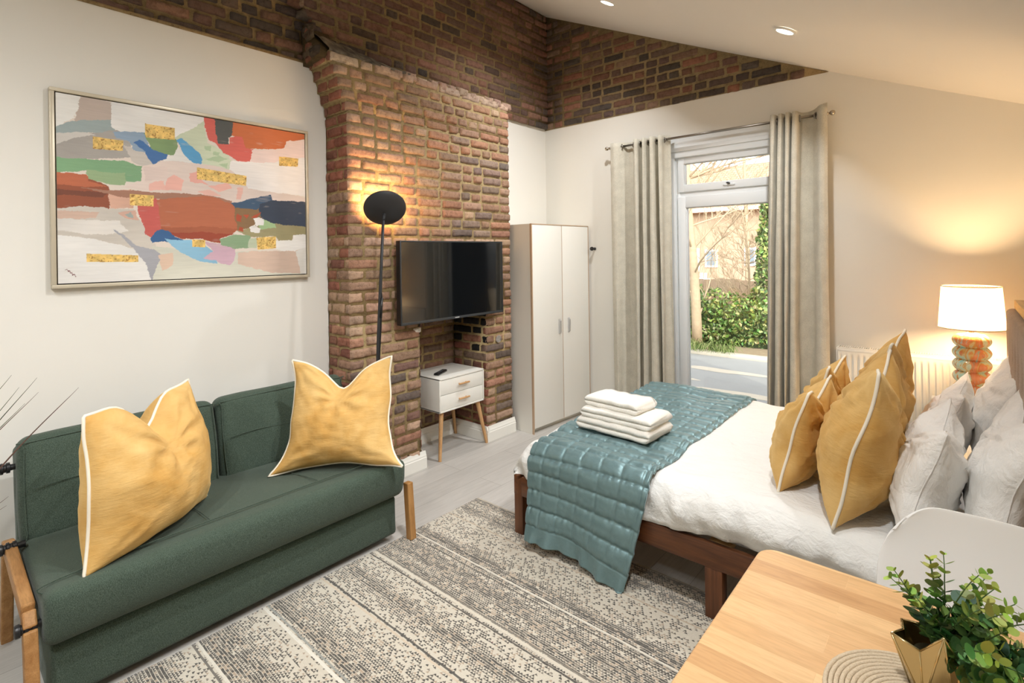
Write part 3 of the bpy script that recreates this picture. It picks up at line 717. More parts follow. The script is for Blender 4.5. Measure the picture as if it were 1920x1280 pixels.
# ------------------------------------------------------------------ painting
PAINT = [
 ((228, 226, 220), [(-0.005,1.009),(0.077,0.996),(0.052,0.884),(-0.003,0.815)]),
 ((190, 172, 160), [(0.077,1.007),(0.182,0.998),(0.178,0.865),(0.052,0.862),(0.068,0.944)]),
 ((150, 165, 165), [(-0.003,0.815),(0.052,0.867),(0.178,0.898),(0.179,0.834),(0.086,0.81),(-0.003,0.763)]),
 ((232, 230, 226), [(0.178,1.003),(0.518,1.01),(0.505,0.936),(0.487,0.883),(0.405,0.85),(0.291,0.844),(0.191,0.845),(0.178,0.865)]),
 ((168, 162, 155), [(-0.003,0.758),(0.191,0.845),(0.233,0.778),(0.239,0.703),(0.098,0.673),(-0.004,0.653)]),
 ((205, 200, 192), [(-0.003,0.787),(0.086,0.813),(0.121,0.806),(-0.003,0.733)]),
 ((205, 196, 186), [(0.218,0.764),(0.261,0.748),(0.312,0.709),(0.365,0.731),(0.358,0.693),(0.289,0.652),(0.246,0.675)]),
 ((232, 228, 222), [(0.358,0.73),(0.405,0.788),(0.445,0.745),(0.478,0.706),(0.421,0.703),(0.358,0.699)]),
 ((125, 172, 125), [(-0.004,0.655),(0.085,0.665),(0.218,0.679),(0.246,0.657),(0.282,0.651),(0.282,0.573),(0.246,0.562),(0.214,0.562),(0.11,0.607),(-0.004,0.58)]),
 ((150, 178, 130), [(0.094,0.605),(0.211,0.608),(0.214,0.541),(0.162,0.541),(0.097,0.559)]),
 ((140, 165, 190), [(0.178,0.836),(0.283,0.85),(0.305,0.732),(0.247,0.743),(0.233,0.79),(0.191,0.804)]),
 ((50, 105, 165), [(0.247,0.781),(0.268,0.803),(0.305,0.775),(0.373,0.757),(0.365,0.719),(0.335,0.701),(0.319,0.68),(0.297,0.707),(0.286,0.741)]),
 ((125, 155, 100), [(0.283,0.848),(0.405,0.838),(0.405,0.775),(0.389,0.739),(0.366,0.749),(0.309,0.769)]),
 ((205, 215, 185), [(0.401,0.837),(0.421,0.86),(0.518,0.971),(0.53,0.851),(0.619,0.789),(0.637,0.691),(0.512,0.705),(0.478,0.776)]),
 ((70, 155, 205), [(0.405,0.825),(0.429,0.843),(0.487,0.784),(0.504,0.742),(0.499,0.709),(0.478,0.706),(0.437,0.744)]),
 ((178, 202, 160), [(0.517,0.829),(0.547,0.828),(0.543,0.801),(0.521,0.804)]),
 ((178, 202, 160), [(0.556,0.797),(0.583,0.796),(0.578,0.768),(0.551,0.77)]),
 ((178, 202, 160), [(0.516,0.745),(0.582,0.769),(0.619,0.755),(0.573,0.728)]),
 ((178, 202, 160), [(0.573,0.715),(0.618,0.729),(0.609,0.694)]),
 ((222, 92, 78), [(0.518,1.004),(0.57,1.004),(0.583,0.855),(0.628,0.858),(0.63,0.902),(0.666,0.917),(0.694,0.912),(0.704,0.845),(0.735,0.844),(0.723,0.756),(0.665,0.756),(0.601,0.799),(0.565,0.858),(0.539,0.863)]),
 ((80, 82, 80), [(0.568,1.001),(0.649,0.997),(0.642,0.915),(0.624,0.901),(0.624,0.857),(0.583,0.855)]),
 ((208, 105, 40), [(0.648,1.003),(1.012,1.018),(1.011,0.972),(0.899,0.919),(0.888,0.877),(0.704,0.845),(0.694,0.912),(0.645,0.915)]),
 ((238, 212, 205), [(0.899,0.919),(1.011,0.962),(1.011,0.814),(0.723,0.755),(0.735,0.84),(0.888,0.877)]),
 ((236, 230, 226), [(0.637,0.745),(0.813,0.767),(1.011,0.837),(1.01,0.558),(0.812,0.568),(0.702,0.584),(0.627,0.683)]),
 ((226, 206, 195), [(0.286,0.651),(0.358,0.699),(0.512,0.705),(0.627,0.683),(0.702,0.584),(1.009,0.543),(1.009,0.51),(0.636,0.485),(0.511,0.511),(0.289,0.514),(0.217,0.53),(0.282,0.57)]),
 ((222, 200, 190), [(0.282,0.651),(0.365,0.669),(0.366,0.596),(0.289,0.571)]),
 ((230, 170, 155), [(0.365,0.595),(0.396,0.624),(0.436,0.592),(0.42,0.533),(0.357,0.533)]),
 ((230, 175, 160), [(0.3,0.557),(0.349,0.581),(0.364,0.534),(0.296,0.52)]),
 ((232, 165, 150), [(0.457,0.639),(0.486,0.656),(0.494,0.612),(0.529,0.584),(0.461,0.589)]),
 ((230, 170, 155), [(0.529,0.577),(0.609,0.607),(0.631,0.576),(0.572,0.549)]),
 ((232, 180, 165), [(0.486,0.534),(0.537,0.552),(0.581,0.517),(0.528,0.512)]),
 ((228, 175, 160), [(0.655,0.579),(0.683,0.582),(0.673,0.512),(0.654,0.511)]),
 ((150, 75, 40), [(-0.004,0.548),(0.097,0.561),(0.156,0.528),(0.161,0.495),(0.155,0.408),(-0.005,0.388)]),
 ((190, 98, 55), [(-0.004,0.582),(0.091,0.582),(0.098,0.548),(0.149,0.528),(0.084,0.515),(-0.005,0.518)]),
 ((120, 62, 38), [(-0.005,0.489),(0.059,0.49),(0.159,0.491),(0.135,0.464),(-0.005,0.462)]),
 ((215, 165, 140), [(0.159,0.491),(0.231,0.513),(0.245,0.414),(0.162,0.409)]),
 ((165, 115, 90), [(0.084,0.509),(0.149,0.505),(0.334,0.512),(0.511,0.517),(0.622,0.494),(0.626,0.473),(0.444,0.485),(0.217,0.471),(0.155,0.486)]),
 ((205, 196, 184), [(-0.005,0.386),(0.148,0.402),(0.245,0.397),(0.28,0.285),(0.302,0.249),(0.317,0.189),(0.386,0.151),(0.385,-0.011),(0.301,-0.011),(0.258,0.166),(0.114,0.236),(-0.006,0.241)]),
 ((214, 180, 160), [(-0.005,0.381),(0.122,0.383),(0.115,0.355),(-0.006,0.343)]),
 ((222, 216, 208), [(-0.006,0.343),(0.188,0.341),(0.216,0.284),(0.095,0.258),(-0.006,0.279)]),
 ((214, 212, 195), [(0.317,0.189),(0.653,0.158),(0.906,0.167),(0.973,0.136),(0.972,-0.013),(0.301,-0.017),(0.331,0.127)]),
 ((228, 225, 220), [(-0.006,0.246),(0.114,0.231),(0.188,0.208),(0.243,0.178),(0.279,0.105),(0.299,-0.01),(-0.008,-0.012)]),
 ((165, 165, 172), [(0.174,0.294),(0.209,0.26),(0.251,0.201),(0.302,0.177),(0.343,0.145),(0.316,0.067),(0.302,-0.005),(0.279,0.105),(0.243,0.184)]),
 ((222, 190, 165), [(0.332,0.14),(0.386,0.157),(0.389,0.088),(0.346,0.053)]),
 ((186, 100, 60), [(0.33,0.469),(0.528,0.506),(0.622,0.474),(0.654,0.446),(0.656,0.375),(0.652,0.307),(0.625,0.279),(0.484,0.279),(0.348,0.287),(0.339,0.396)]),
 ((172, 88, 50), [(0.348,0.311),(0.652,0.314),(0.625,0.277),(0.363,0.272)]),
 ((205, 85, 75), [(0.259,0.463),(0.33,0.478),(0.339,0.348),(0.344,0.287),(0.302,0.252),(0.28,0.273),(0.263,0.392)]),
 ((160, 62, 28), [(0.355,0.281),(0.639,0.277),(0.58,0.252),(0.58,0.219),(0.492,0.238),(0.426,0.244)]),
 ((215, 170, 150), [(0.189,0.387),(0.252,0.397),(0.259,0.344),(0.216,0.354)]),
 ((160, 170, 165), [(0.213,0.377),(0.237,0.388),(0.244,0.355),(0.223,0.36)]),
 ((40, 95, 150), [(0.301,0.243),(0.317,0.274),(0.344,0.295),(0.375,0.287),(0.394,0.256),(0.442,0.232),(0.41,0.21),(0.347,0.225),(0.309,0.215)]),
 ((130, 185, 215), [(0.355,0.238),(0.459,0.232),(0.518,0.199),(0.553,0.16),(0.565,0.093),(0.5,0.109),(0.442,0.149),(0.394,0.188)]),
 ((212, 172, 190), [(0.514,0.219),(0.644,0.205),(0.641,0.111),(0.62,0.078),(0.583,0.089),(0.561,0.113),(0.513,0.124),(0.553,0.166)]),
 ((140, 105, 65), [(0.649,0.449),(0.766,0.451),(0.781,0.395),(0.721,0.337),(0.658,0.3)]),
 ((160, 150, 105), [(0.663,0.294),(0.76,0.352),(0.843,0.348),(1.009,0.339),(1.008,0.279),(0.931,0.27),(0.923,0.226),(0.858,0.23),(0.842,0.262),(0.711,0.264)]),
 ((160, 190, 135), [(0.75,0.366),(0.822,0.39),(0.845,0.319),(0.765,0.313)]),
 ((135, 165, 125), [(0.58,0.245),(0.635,0.269),(0.711,0.27),(0.712,0.184),(0.643,0.182),(0.587,0.21)]),
 ((185, 195, 165), [(0.711,0.253),(0.75,0.254),(0.75,0.184),(0.712,0.184)]),
 ((55, 85, 115), [(0.631,0.479),(0.673,0.492),(0.751,0.526),(0.817,0.544),(0.825,0.495),(0.751,0.443),(0.654,0.45)]),
 ((48, 62, 84), [(0.766,0.479),(0.822,0.5),(1.009,0.513),(1.009,0.344),(0.896,0.343),(0.832,0.352),(0.781,0.388),(0.761,0.436)]),
 ((236, 232, 228), [(0.736,0.379),(0.761,0.39),(0.786,0.378),(0.781,0.346),(0.745,0.337)]),
 ((236, 232, 228), [(0.707,0.329),(0.735,0.343),(0.765,0.317),(0.76,0.292),(0.716,0.295)]),
 ((180, 70, 30), [(0.659,0.409),(0.682,0.397),(0.677,0.362),(0.658,0.368)]),
 ((180, 70, 30), [(0.687,0.404),(0.716,0.408),(0.706,0.384)]),
 ((180, 70, 30), [(0.663,0.328),(0.682,0.322),(0.677,0.294),(0.661,0.3)]),
 ((180, 70, 30), [(0.726,0.385),(0.736,0.4),(0.771,0.423),(0.751,0.387)]),
 ((240, 236, 230), [(0.837,0.233),(0.931,0.233),(0.934,0.27),(1.008,0.283),(1.008,0.188),(0.906,0.16),(0.837,0.183)]),
 ((215, 185, 165), [(0.662,0.151),(0.79,0.162),(0.951,0.164),(0.967,0.005),(0.81,0.026),(0.662,0.076)]),
 ((220, 216, 208), [(0.945,0.159),(1.014,0.188),(1.013,-0.016),(0.97,-0.013)]),
 ('g', [(0.111,0.793),(0.212,0.791),(0.21,0.733),(0.111,0.726)]),
 ('g', [(0.289,0.907),(0.4,0.905),(0.4,0.834),(0.29,0.826)]),
 ('g', [(0.486,0.684),(0.703,0.66),(0.7,0.595),(0.486,0.611)]),
 ('g', [(0.863,0.818),(0.965,0.821),(0.962,0.762),(0.863,0.753)]),
 ('g', [(0.232,0.492),(0.317,0.492),(0.316,0.429),(0.232,0.428)]),
 ('g', [(0.463,0.238),(0.516,0.236),(0.516,0.189),(0.463,0.193)]),
 ('g', [(0.745,0.254),(0.842,0.265),(0.842,0.183),(0.75,0.173)]),
 ('g', [(0.087,0.156),(0.259,0.144),(0.259,0.106),(0.087,0.111)]),
 ('s', [(0.023,0.072),(0.027,0.076),(0.032,0.063),(0.035,0.069),(0.038,0.054),(0.042,0.058),(0.044,0.042),(0.049,0.049),(0.054,0.034)]),
]
def vnoise(u, v, fu, fv, seed):
    r = np.random.default_rng(seed); g = r.random((int(fv) + 3, int(fu) + 3))
    x = u * fu; y = v * fv; ix = x.astype(int); iy = y.astype(int); fx = x - ix; fy = y - iy
    fx = fx * fx * (3 - 2 * fx); fy = fy * fy * (3 - 2 * fy)
    return (g[iy, ix] * (1 - fx) * (1 - fy) + g[iy, ix + 1] * fx * (1 - fy) + g[iy + 1, ix] * (1 - fx) * fy + g[iy + 1, ix + 1] * fx * fy) - .5
def inside(px, py, poly):
    r = np.zeros(px.shape, bool); n = len(poly); j = n - 1
    for i in range(n):
        xi, yi = poly[i]; xj, yj = poly[j]
        if yi != yj: r ^= ((yi > py) != (yj > py)) & (px < (xj - xi) * (py - yi) / (yj - yi) + xi)
        j = i
    return r
def painting():
    y0, y1, z0, z1 = .430, 1.664, 1.368, 2.286
    t = thing('framed_painting', 'large abstract canvas in orange, green and gold on the white wall above the sofa', 'painting', (XW, (y0 + y1) / 2, z0))
    oy = (y0 + y1) / 2
    W, H = y1 - y0, z1 - z0; fw = .017
    f = MB(); a, b = -W / 2, W / 2
    f.rbox((.002, a, 0), (.042, b, fw), .002); f.rbox((.002, a, H - fw), (.042, b, H), .002)
    f.rbox((.002, a, fw), (.0415, a + fw, H - fw), .002); f.rbox((.002, b - fw, fw), (.0415, b, H - fw), .002)
    f.build('frame', plain('champagne_frame', (206, 196, 174), .35, .25), t, angle=35)
    MB().box((.001, a + fw, fw), (.012, b - fw, H - fw)).build('shadow_gap', M['dark_gap'], t)
    m_ = fw + .005; cw, chh = W - 2 * m_, H - 2 * m_
    nu, nv = 560, 420
    U, V = np.meshgrid(np.linspace(0, 1, nu), np.linspace(0, 1, nv))
    wu = U + vnoise(U, V, 14, 10, 1) * .012 + vnoise(U, V, 60, 44, 2) * .006 + vnoise(U, V, 200, 150, 3) * .004
    wv = V + vnoise(U, V, 12, 12, 4) * .014 + vnoise(U, V, 50, 50, 5) * .007 + vnoise(U, V, 180, 160, 6) * .004
    img = np.zeros((nv, nu, 3)); img[:] = lin((224, 212, 200))[:3]
    brush = vnoise(U, V, 18, 150, 7) * .5 + vnoise(U, V, 40, 320, 8) * .35 + vnoise(U, V, 9, 9, 9) * .6
    for i, (c, poly) in enumerate(PAINT):
        if c == 'g':
            k = inside(U, V, poly); sp = vnoise(U, V, 230, 170, 60 + i)
            q = np.array(lin((228, 192, 110))[:3]); d = np.array(lin((168, 124, 60))[:3])
            mix = np.clip((sp - .18) * 6, 0, 1)[..., None]; bri = (1 + .5 * vnoise(U, V, 90, 60, 90 + i))[..., None]
            img = np.where(k[..., None], (q * (1 - mix) + d * mix) * bri, img)
        elif c == 's':
            for (a0, b0), (a1, b1) in zip(poly, poly[1:]):
                for s_ in np.linspace(0, 1, 30):
                    x = int((a0 + (a1 - a0) * s_) * (nu - 1)); yv = int((b0 + (b1 - b0) * s_) * (nv - 1))
                    if 0 <= x < nu and 0 <= yv < nv: img[yv, x] = lin((110, 40, 46))[:3]
        else:
            gx = sum(p[0] for p in poly) / len(poly); gy = sum(p[1] for p in poly) / len(poly)
            k = inside(wu, wv, [(gx + (p[0] - gx) * 1.035, gy + (p[1] - gy) * 1.045) for p in poly])
            tex = np.clip(1 + brush * .13 + vnoise(U, V, 7, 5, 30 + i) * .18, .6, 1.3)[..., None]
            lc = np.array(lin(c)[:3]); lc = lc.mean() + (lc - lc.mean()) * .88
            src = lc * tex
            op = np.clip(1.25 + (brush + vnoise(U, V, 30, 60, 120 + i)) * .55, .55, 1)[..., None]
            img = np.where(k[..., None], img * (1 - op) + src * op, img)
    X = np.full(U.shape, .036); Y = a + m_ + U * cw; Z = m_ + V * chh
    vs = np.stack([X, Y, Z], -1).reshape(-1, 3)
    idx = np.arange(nu * nv).reshape(nv, nu)
    fs = np.stack([idx[:-1, :-1], idx[:-1, 1:], idx[1:, 1:], idx[1:, :-1]], -1).reshape(-1, 4)
    me = bpy.data.meshes.new('canvas')
    me.vertices.add(len(vs)); me.vertices.foreach_set('co', vs.astype(np.float32).ravel())
    me.loops.add(fs.size); me.loops.foreach_set('vertex_index', fs.astype(np.int32).ravel())
    me.polygons.add(len(fs)); me.polygons.foreach_set('loop_start', np.arange(0, fs.size, 4, dtype=np.int32))
    me.update(calc_edges=True)
    at = me.color_attributes.new('Col', 'FLOAT_COLOR', 'POINT')
    at.data.foreach_set('color', np.concatenate([np.clip(img, 0, 1), np.ones((nv, nu, 1))], -1).astype(np.float32).ravel())
    # stretcher edge behind the painted face
    c = link('canvas', me, M['canvas'], t, True)
    MB().box((.011, a + m_, m_), (.0355, b - m_, H - m_)).build('stretcher', plain('raw_canvas_edge', (214, 206, 192), .8), t)
painting()

# ------------------------------------------------------------------ television
def television():
    W, H = 1.005, .562
    t = thing('television', 'black flat screen TV mounted on the brick chimney breast above the white nightstand', 'television', (-2.80, 2.618, 1.312))
    b = MB(); b.rbox((-.045, -W / 2, -H / 2), (0, W / 2, H / 2), .006, 2); b.rbox((-.07, -W * .36, -H * .40), (-.04, W * .36, H * .22), .012, 2); b.build('housing', M['black_plastic'], t, angle=35)
    z = MB(); w_ = .010
    z.rbox((-.002, -W / 2, -H / 2), (.004, -W / 2 + w_, H / 2), .0015); z.rbox((-.002, W / 2 - w_, -H / 2), (.004, W / 2, H / 2), .0015)
    z.rbox((-.002, -W / 2, H / 2 - w_), (.0035, W / 2, H / 2), .0015); z.rbox((-.002, -W / 2, -H / 2), (.0035, W / 2, -H / 2 + .018), .0015)
    z.build('bezel', plain('tv_bezel', (46, 50, 54), .4), t, angle=35)
    MB().box((.0, -W / 2 + w_, -H / 2 + .018), (.0018, W / 2 - w_, H / 2 - w_)).build('screen', M['screen'], t)
    lg = MB()
    for k in range(7): lg.box((.0036, -.021 + k * .006, -H / 2 + .006), (.0044, -.021 + k * .006 + .0042, -H / 2 + .0118))
    lg.build('logo', plain('silver_lettering', (214, 216, 216), .4), t)
    m_ = MB(); m_.box((-.095, -.2, -.15), (-.065, .2, .12)); m_.box((-.082, -.12, -.2), (-.068, -.09, .2)); m_.box((-.082, .09, -.2), (-.068, .12, .2)); m_.build('wall_bracket', M['black_metal'], t)
television()

# ------------------------------------------------------------------ floor lamp
def floor_lamp():
    bx, by = -2.715, 1.835
    t = thing('floor_lamp', 'tall black uplighter lamp with tilted dish in front of the brick chimney', 'floor lamp', (bx, by, 0))
    topp = Vector((.012, .088, 1.742))
    b = MB(); b.lathe([(.001, 0), (.094, 0), (.098, .004), (.098, .016), (.092, .022), (.03, .026), (.014, .034), (.012, .05)], 48); b.build('base', M['black_metal'], t, angle=40)
    p = MB(); p.tube([(0, 0, .03), (.004, .022, .5), (.007, .044, 1.0), (.010, .066, 1.4), topp], [.0135, .013, .0115, .0095, .0085], 14); p.build('pole', M['black_metal'], t, smooth=True)
    c = MB(); c.tube(catmull([(.012, .02, .36), (.020, .028, .7), (.021, .048, 1.0), (.022, .055, 1.1), (.024, .06, 1.2), (.020, .062, 1.26), (.014, .06, 1.28)], 6), .0035, 8); c.tube([(.018, .053, 1.12), (.022, .06, 1.24)], .009, 8); c.build('cable', M['black_plastic'], t, smooth=True)
    nrm = Vector((-.62, .40, .62)).normalized()
    q = nrm.to_track_quat('Z', 'Y').to_matrix().to_4x4(); q.translation = topp + Vector((0, 0, .0))
    q.translation = topp + nrm * .012 + Vector((-.012, .022, .022))
    d = MB(); d.lathe([(.001, -.012), (.03, -.010), (.07, -.002), (.105, .012), (.127, .028), (.131, .034), (.129, .036), (.120, .030)], 64, capt=False, M=q); d.build('dish', M['black_metal'], t, smooth=True)
    e = MB(); e.lathe([(.001, .029), (.12, .0305)], 48, capt=False, M=q); e.build('light_panel', M['lamp_led'], t)
    n_ = MB(); n_.tube([topp - Vector((0, .002, .03)), topp + Vector((-.006, .01, .014))], .010, 12); n_.build('swivel', M['black_metal'], t, smooth=True)
    ld = bpy.data.lights.new('uplight', 'AREA'); ld.shape = 'DISK'; ld.size = .2; ld.energy = 4.6; ld.color = (1, .66, .34)
    lo = bpy.data.objects.new('uplight', ld); COL.objects.link(lo); lo.parent = t
    mm = (-nrm).to_track_quat('Z', 'Y').to_matrix().to_4x4(); mm.translation = q.translation + nrm * .04
    lo.matrix_local = mm
floor_lamp()

# ------------------------------------------------------------------ nightstand + remote
def peg(mb, p0, p1, r0, r1): mb.tube([p0, p1], [r0, r1], 16)
def nightstand():
    x0, x1, y0, y1, z0, z1 = -3.262, -2.892, 2.520, 2.985, .340, .590
    cx, cy = (x0 + x1) / 2, (y0 + y1) / 2
    t = thing('nightstand', 'white two-drawer nightstand on splayed wooden legs in the fireplace recess', 'nightstand', (cx, cy, 0))
    D, W = (x1 - x0) / 2, (y1 - y0) / 2; th = .012
    b = MB(); b.rbox((-D, -W, z0), (D, W, z0 + th), .002); b.rbox((-D, -W, z1 - th), (D, W, z1), .002)
    b.rbox((-D, -W, z0 + .002), (D, -W + th, z1 - .002), .002); b.rbox((-D, W - th, z0 + .002), (D, W, z1 - .002), .002); b.box((-D + .002, -W + th, z0 + th), (-D + .01, W - th, z1 - th))
    b.build('body', M['white_board'], t, angle=35)
    zi0, zi1 = z0 + th + .003, z1 - th - .003; hm = (zi0 + zi1) / 2
    for (a, c) in ((hm + .0015, zi1), (zi0, hm - .0015)):
        d = MB(); d.rbox((D - .02, -W + th + .003, a), (D - .004, W - th - .003, c), .0015); d.box((-D + .02, -W + .03, a + .005), (D - .02, W - .03, c - .02))
        o = d.build('drawer', M['white_board'], t, angle=35)
        k = MB(); zc = (a + c) / 2 + .004
        k.rbox((D + .012, -.056, zc - .0065), (D + .026, .056, zc + .0065), .005, 3); k.tube([(D - .005, -.035, zc), (D + .014, -.035, zc)], .004, 8); k.tube([(D - .005, .035, zc), (D + .014, .035, zc)], .004, 8)
        k.build('pull', M['beech_y'], o, angle=40)
    for sx in (-1, 1):
        for sy in (-1, 1):
            g_ = MB(); peg(g_, (sx * (D - .035), sy * (W - .045), z0 + .002), (sx * (D + .008 if sx > 0 else D - .02), sy * (W + .012), 0.0), .0175, .0115)
            g_.build('leg', M['beech'], t, smooth=False, angle=40)
    r = thing('remote_control', 'black TV remote control lying on top of the white nightstand', 'remote', (-3.035, 2.658, z1), radians(24))
    m_ = MB(); m_.rbox((-.021, -.078, .001), (.021, .078, .017), .006, 3); m_.build('body', M['black_plastic'], r, angle=40)
    k = MB()
    for i in range(3):
        for j in range(7): k.rbox((-.015 + i * .011, -.062 + j * .016, .0165), (-.0085 + i * .011, -.054 + j * .016, .0188), .0015, 1)
    k.lathe([(.010, .0165), (.010, .019), (.006, .0195)], 20); k.build('buttons', M['grey_plastic'], r)
nightstand()

# ------------------------------------------------------------------ wardrobe
def wardrobe():
    H = 1.742; W, Dp = .798, .43
    t = thing('wardrobe', 'tall white two-door wardrobe with thin beige edging in the corner beside the chimney', 'wardrobe', (-2.70, 3.372, 0), radians(-3.0))
    # local: front face at x = 0 looking +X, width along +Y
    b = MB(); p = .018
    b.rbox((-Dp, 0, 0), (-.018, p, H), .001); b.rbox((-Dp, W - p, 0), (-.018, W, H), .001); b.box((-Dp, p, H - p), (-.018, W - p, H)); b.box((-Dp, p, .05), (-.018, W - p, .05 + p)); b.box((-Dp, p, 0), (-Dp + .006, W - p, H)); b.box((-.06, p, 0), (-.05, W - p, .05))
    b.build('carcass', M['white_board'], t)
    e = MB(); e.box((-.018, -.001, 0), (.001, .006, H)); e.box((-.018, W - .006, 0), (.001, W + .001, H)); e.box((-.018, 0, H - .007), (.001, W, H + .001)); e.build('edging', M['edge_band'], t)
    for (a, c, hy) in ((.007, W / 2 - .002, W / 2 - .045), (W / 2 + .002, W - .007, W / 2 + .085)):
        d = MB(); d.rbox((-.018, a, .045), (0, c, H - .009), .0015); o = d.build('door', M['white_board'], t, angle=35)
        s = MB(); s.box((-.0005, a, .045), (.0006, a + .002, H - .009)); s.box((-.0005, c - .002, .045), (.0006, c, H - .009)); s.build('edge_strip', M['edge_band'], o)
        k = MB(); z = .855
        vs = [(.0, hy - .013, z - .065), (.0, hy + .013, z - .065), (.0, hy + .013, z + .065), (.0, hy - .013, z + .065), (.018, hy - .011, z - .05), (.018, hy + .004, z - .05), (.018, hy + .004, z + .05), (.018, hy - .011, z + .05)]
        k.add(vs, [(4, 5, 6, 7), (0, 1, 5, 4), (1, 2, 6, 5), (2, 3, 7, 6), (3, 0, 4, 7), (3, 2, 1, 0)]); k.build('handle', plain('satin_silver_pull', (206, 206, 206), .35, .7), o)
    h = thing('curtain_holdback', 'small black curtain holdback knob on the wall next to the wardrobe', 'holdback', (-2.607, YB, 1.53))
    k = MB(); R = Matrix.Rotation(radians(90), 4, 'X')
    k.lathe([(.013, 0), (.013, .008), (.009, .012), (.009, .035), (.016, .04), (.019, .05), (.017, .06), (.008, .064)], 24, M=R); k.build('knob', M['black_plastic'], h, angle=40)
wardrobe()

# ------------------------------------------------------------------ curtains
YRD, ZRD = 4.10, 2.418
def rod():
    t = thing('curtain_rod', 'thin steel curtain rod with ball finials above the garden door', 'curtain rod', (-1.535, YRD, ZRD))
    a, b = -.845, .845
    r = MB(); r.tube([(a, 0, 0), (b, 0, 0)], .0095, 14); r.build('rod', M['grey_metal'], t, smooth=True)
    for s in (a, b):
        f_ = MB(); g_ = 1 if s > 0 else -1
        R = Matrix.Translation((s, 0, 0)) @ Matrix.Rotation(radians(90) * g_, 4, 'Y')
        f_.lathe([(.0105, -.012), (.0105, .002), (.006, .004), (.006, .008), (.012, .012), (.0165, .02), (.0175, .027), (.015, .036), (.008, .042), (.002, .043)], 20, M=R); f_.build('finial', M['nickel'], t, smooth=True)
    for s in (-.80, .79):
        k = MB(); k.tube([(s, 0, 0), (s, .085, 0)], .006, 10); R = Matrix.Translation((s, YB - YRD, 0)) @ Matrix.Rotation(radians(90), 4, 'X'); k.lathe([(.02, 0), (.02, .006), (.008, .01)], 20, M=R); k.tube([(s, -.0, -.012), (s, .0, .0)], .011, 10); k.build('bracket', M['grey_metal'], t, smooth=True)
rod()
def curtain(name, label, prof_t, prof_b, eyes, ztop, zbot, lift=None):
    t = thing(name, label, 'curtain', (prof_t[0][0], YRD, 0), group='eyelet curtains of the garden door')
    ox = prof_t[0][0]
    A = catmull([(x, y, 0) for x, y in prof_t], 9); B = catmull([(x, y, 0) for x, y in prof_b], 9)
    n = len(A); nz = 56; mb_ = MB(); vs = []
    for j in range(nz):
        q = j / (nz - 1); z = ztop + (zbot - ztop) * q; w_ = q ** .8
        for i in range(n):
            p = A[i].lerp(B[i], w_)
            s = i / n
            dx = N(s * 9, z * .8, 3) * .012 * q + N(s * 30, z * 2.5, 7) * .003; dy = N(s * 9, z * 1.1, 9) * .016 * q + N(s * 34, z * 3, 1) * .003
            zz_ = z + (lift(s) * (1 - q) ** 6 if lift else 0)
            vs.append((p.x - ox + dx, p.y + dy, zz_))
    fs = [(j * n + i, (j + 1) * n + i, (j + 1) * n + i + 1, j * n + i + 1) for j in range(nz - 1) for i in range(n - 1)]
    mb_.add(vs, fs); c = mb_.build('cloth', M['curtain'], t, smooth=True)
    so = c.modifiers.new('thickness', 'SOLIDIFY'); so.thickness = .003; so.offset = 0
    for (x, ang) in eyes:
        e = MB(); R = Matrix.Translation((x - ox, 0, ZRD - .004)) @ Matrix.Rotation(ang, 4, 'Z') @ Matrix.Rotation(radians(90), 4, 'Y')
        e.tube([R @ Vector((.0205 * cos(k * pi / 14), .0205 * sin(k * pi / 14), 0)) for k in range(28)], .0055, 8, closed=True); e.build('eyelet', M['grey_metal'], t, smooth=True)
fr, bk = -.038, .032
Lt = [(-2.352, -.030), (-2.32, fr), (-2.285, -.028), (-2.255, 0), (-2.225, bk), (-2.19, bk + .006), (-2.160, bk), (-2.135, 0), (-2.115, fr - .012), (-2.09, fr - .01), (-2.078, 0), (-2.068, bk), (-2.052, 0), (-2.038, fr - .014), (-2.018, fr - .01), (-2.008, 0), (-1.998, bk), (-1.982, 0), (-1.968, fr - .016), (-1.945, fr - .012), (-1.934, 0), (-1.924, bk), (-1.908, 0), (-1.895, fr - .012), (-1.872, fr), (-1.862, -.005), (-1.845, .022), (-1.822, .03)]
Lb = [(x + .004 + (.018 * sin(i * 1.7)), y * 1.25 + .006 * cos(i * 2.1)) for i, (x, y) in enumerate(Lt)]
Lb[0] = (-2.345, -.03); Lb[-1] = (-1.815, .02)
curtain('curtain', 'oatmeal eyelet curtain gathered between the wardrobe and the garden door', Lt, Lb, [(-2.255, radians(40)), (-2.135, radians(-30)), (-2.078, 0), (-2.052, 0), (-2.008, 0), (-1.982, 0), (-1.934, 0), (-1.866, radians(55))], 2.452, .012)
Rt = [(-1.046, -.02), (-1.034, fr - .016), (-1.012, fr - .014), (-1.004, 0), (-.998, bk), (-.990, 0), (-.984, fr - .016), (-.964, fr - .014), (-.956, 0), (-.950, bk), (-.944, 0), (-.938, fr - .018), (-.918, fr - .014), (-.911, 0), (-.906, bk), (-.901, 0), (-.895, fr - .014), (-.872, fr - .012), (-.862, 0), (-.852, bk), (-.82, bk + .010), (-.785, bk), (-.757, 0), (-.735, fr + .004), (-.712, fr), (-.690, -.028)]
Rb = [(-1.105 + (x + 1.046) * 1.13 + .010 * sin(i * 1.9), y * 1.3 + .006 * cos(i * 1.3)) for i, (x, y) in enumerate(Rt)]
Rb[-1] = (-.70, -.02)
curtain('curtain', 'oatmeal eyelet curtain gathered between the garden door and the radiator', Rt, Rb, [(-1.004, 0), (-.990, 0), (-.956, 0), (-.944, 0), (-.911, 0), (-.901, 0), (-.862, radians(20)), (-.757, radians(-40))], 2.458, .012, lift=lambda s: .028 * max(0, (s - .8) / .2))

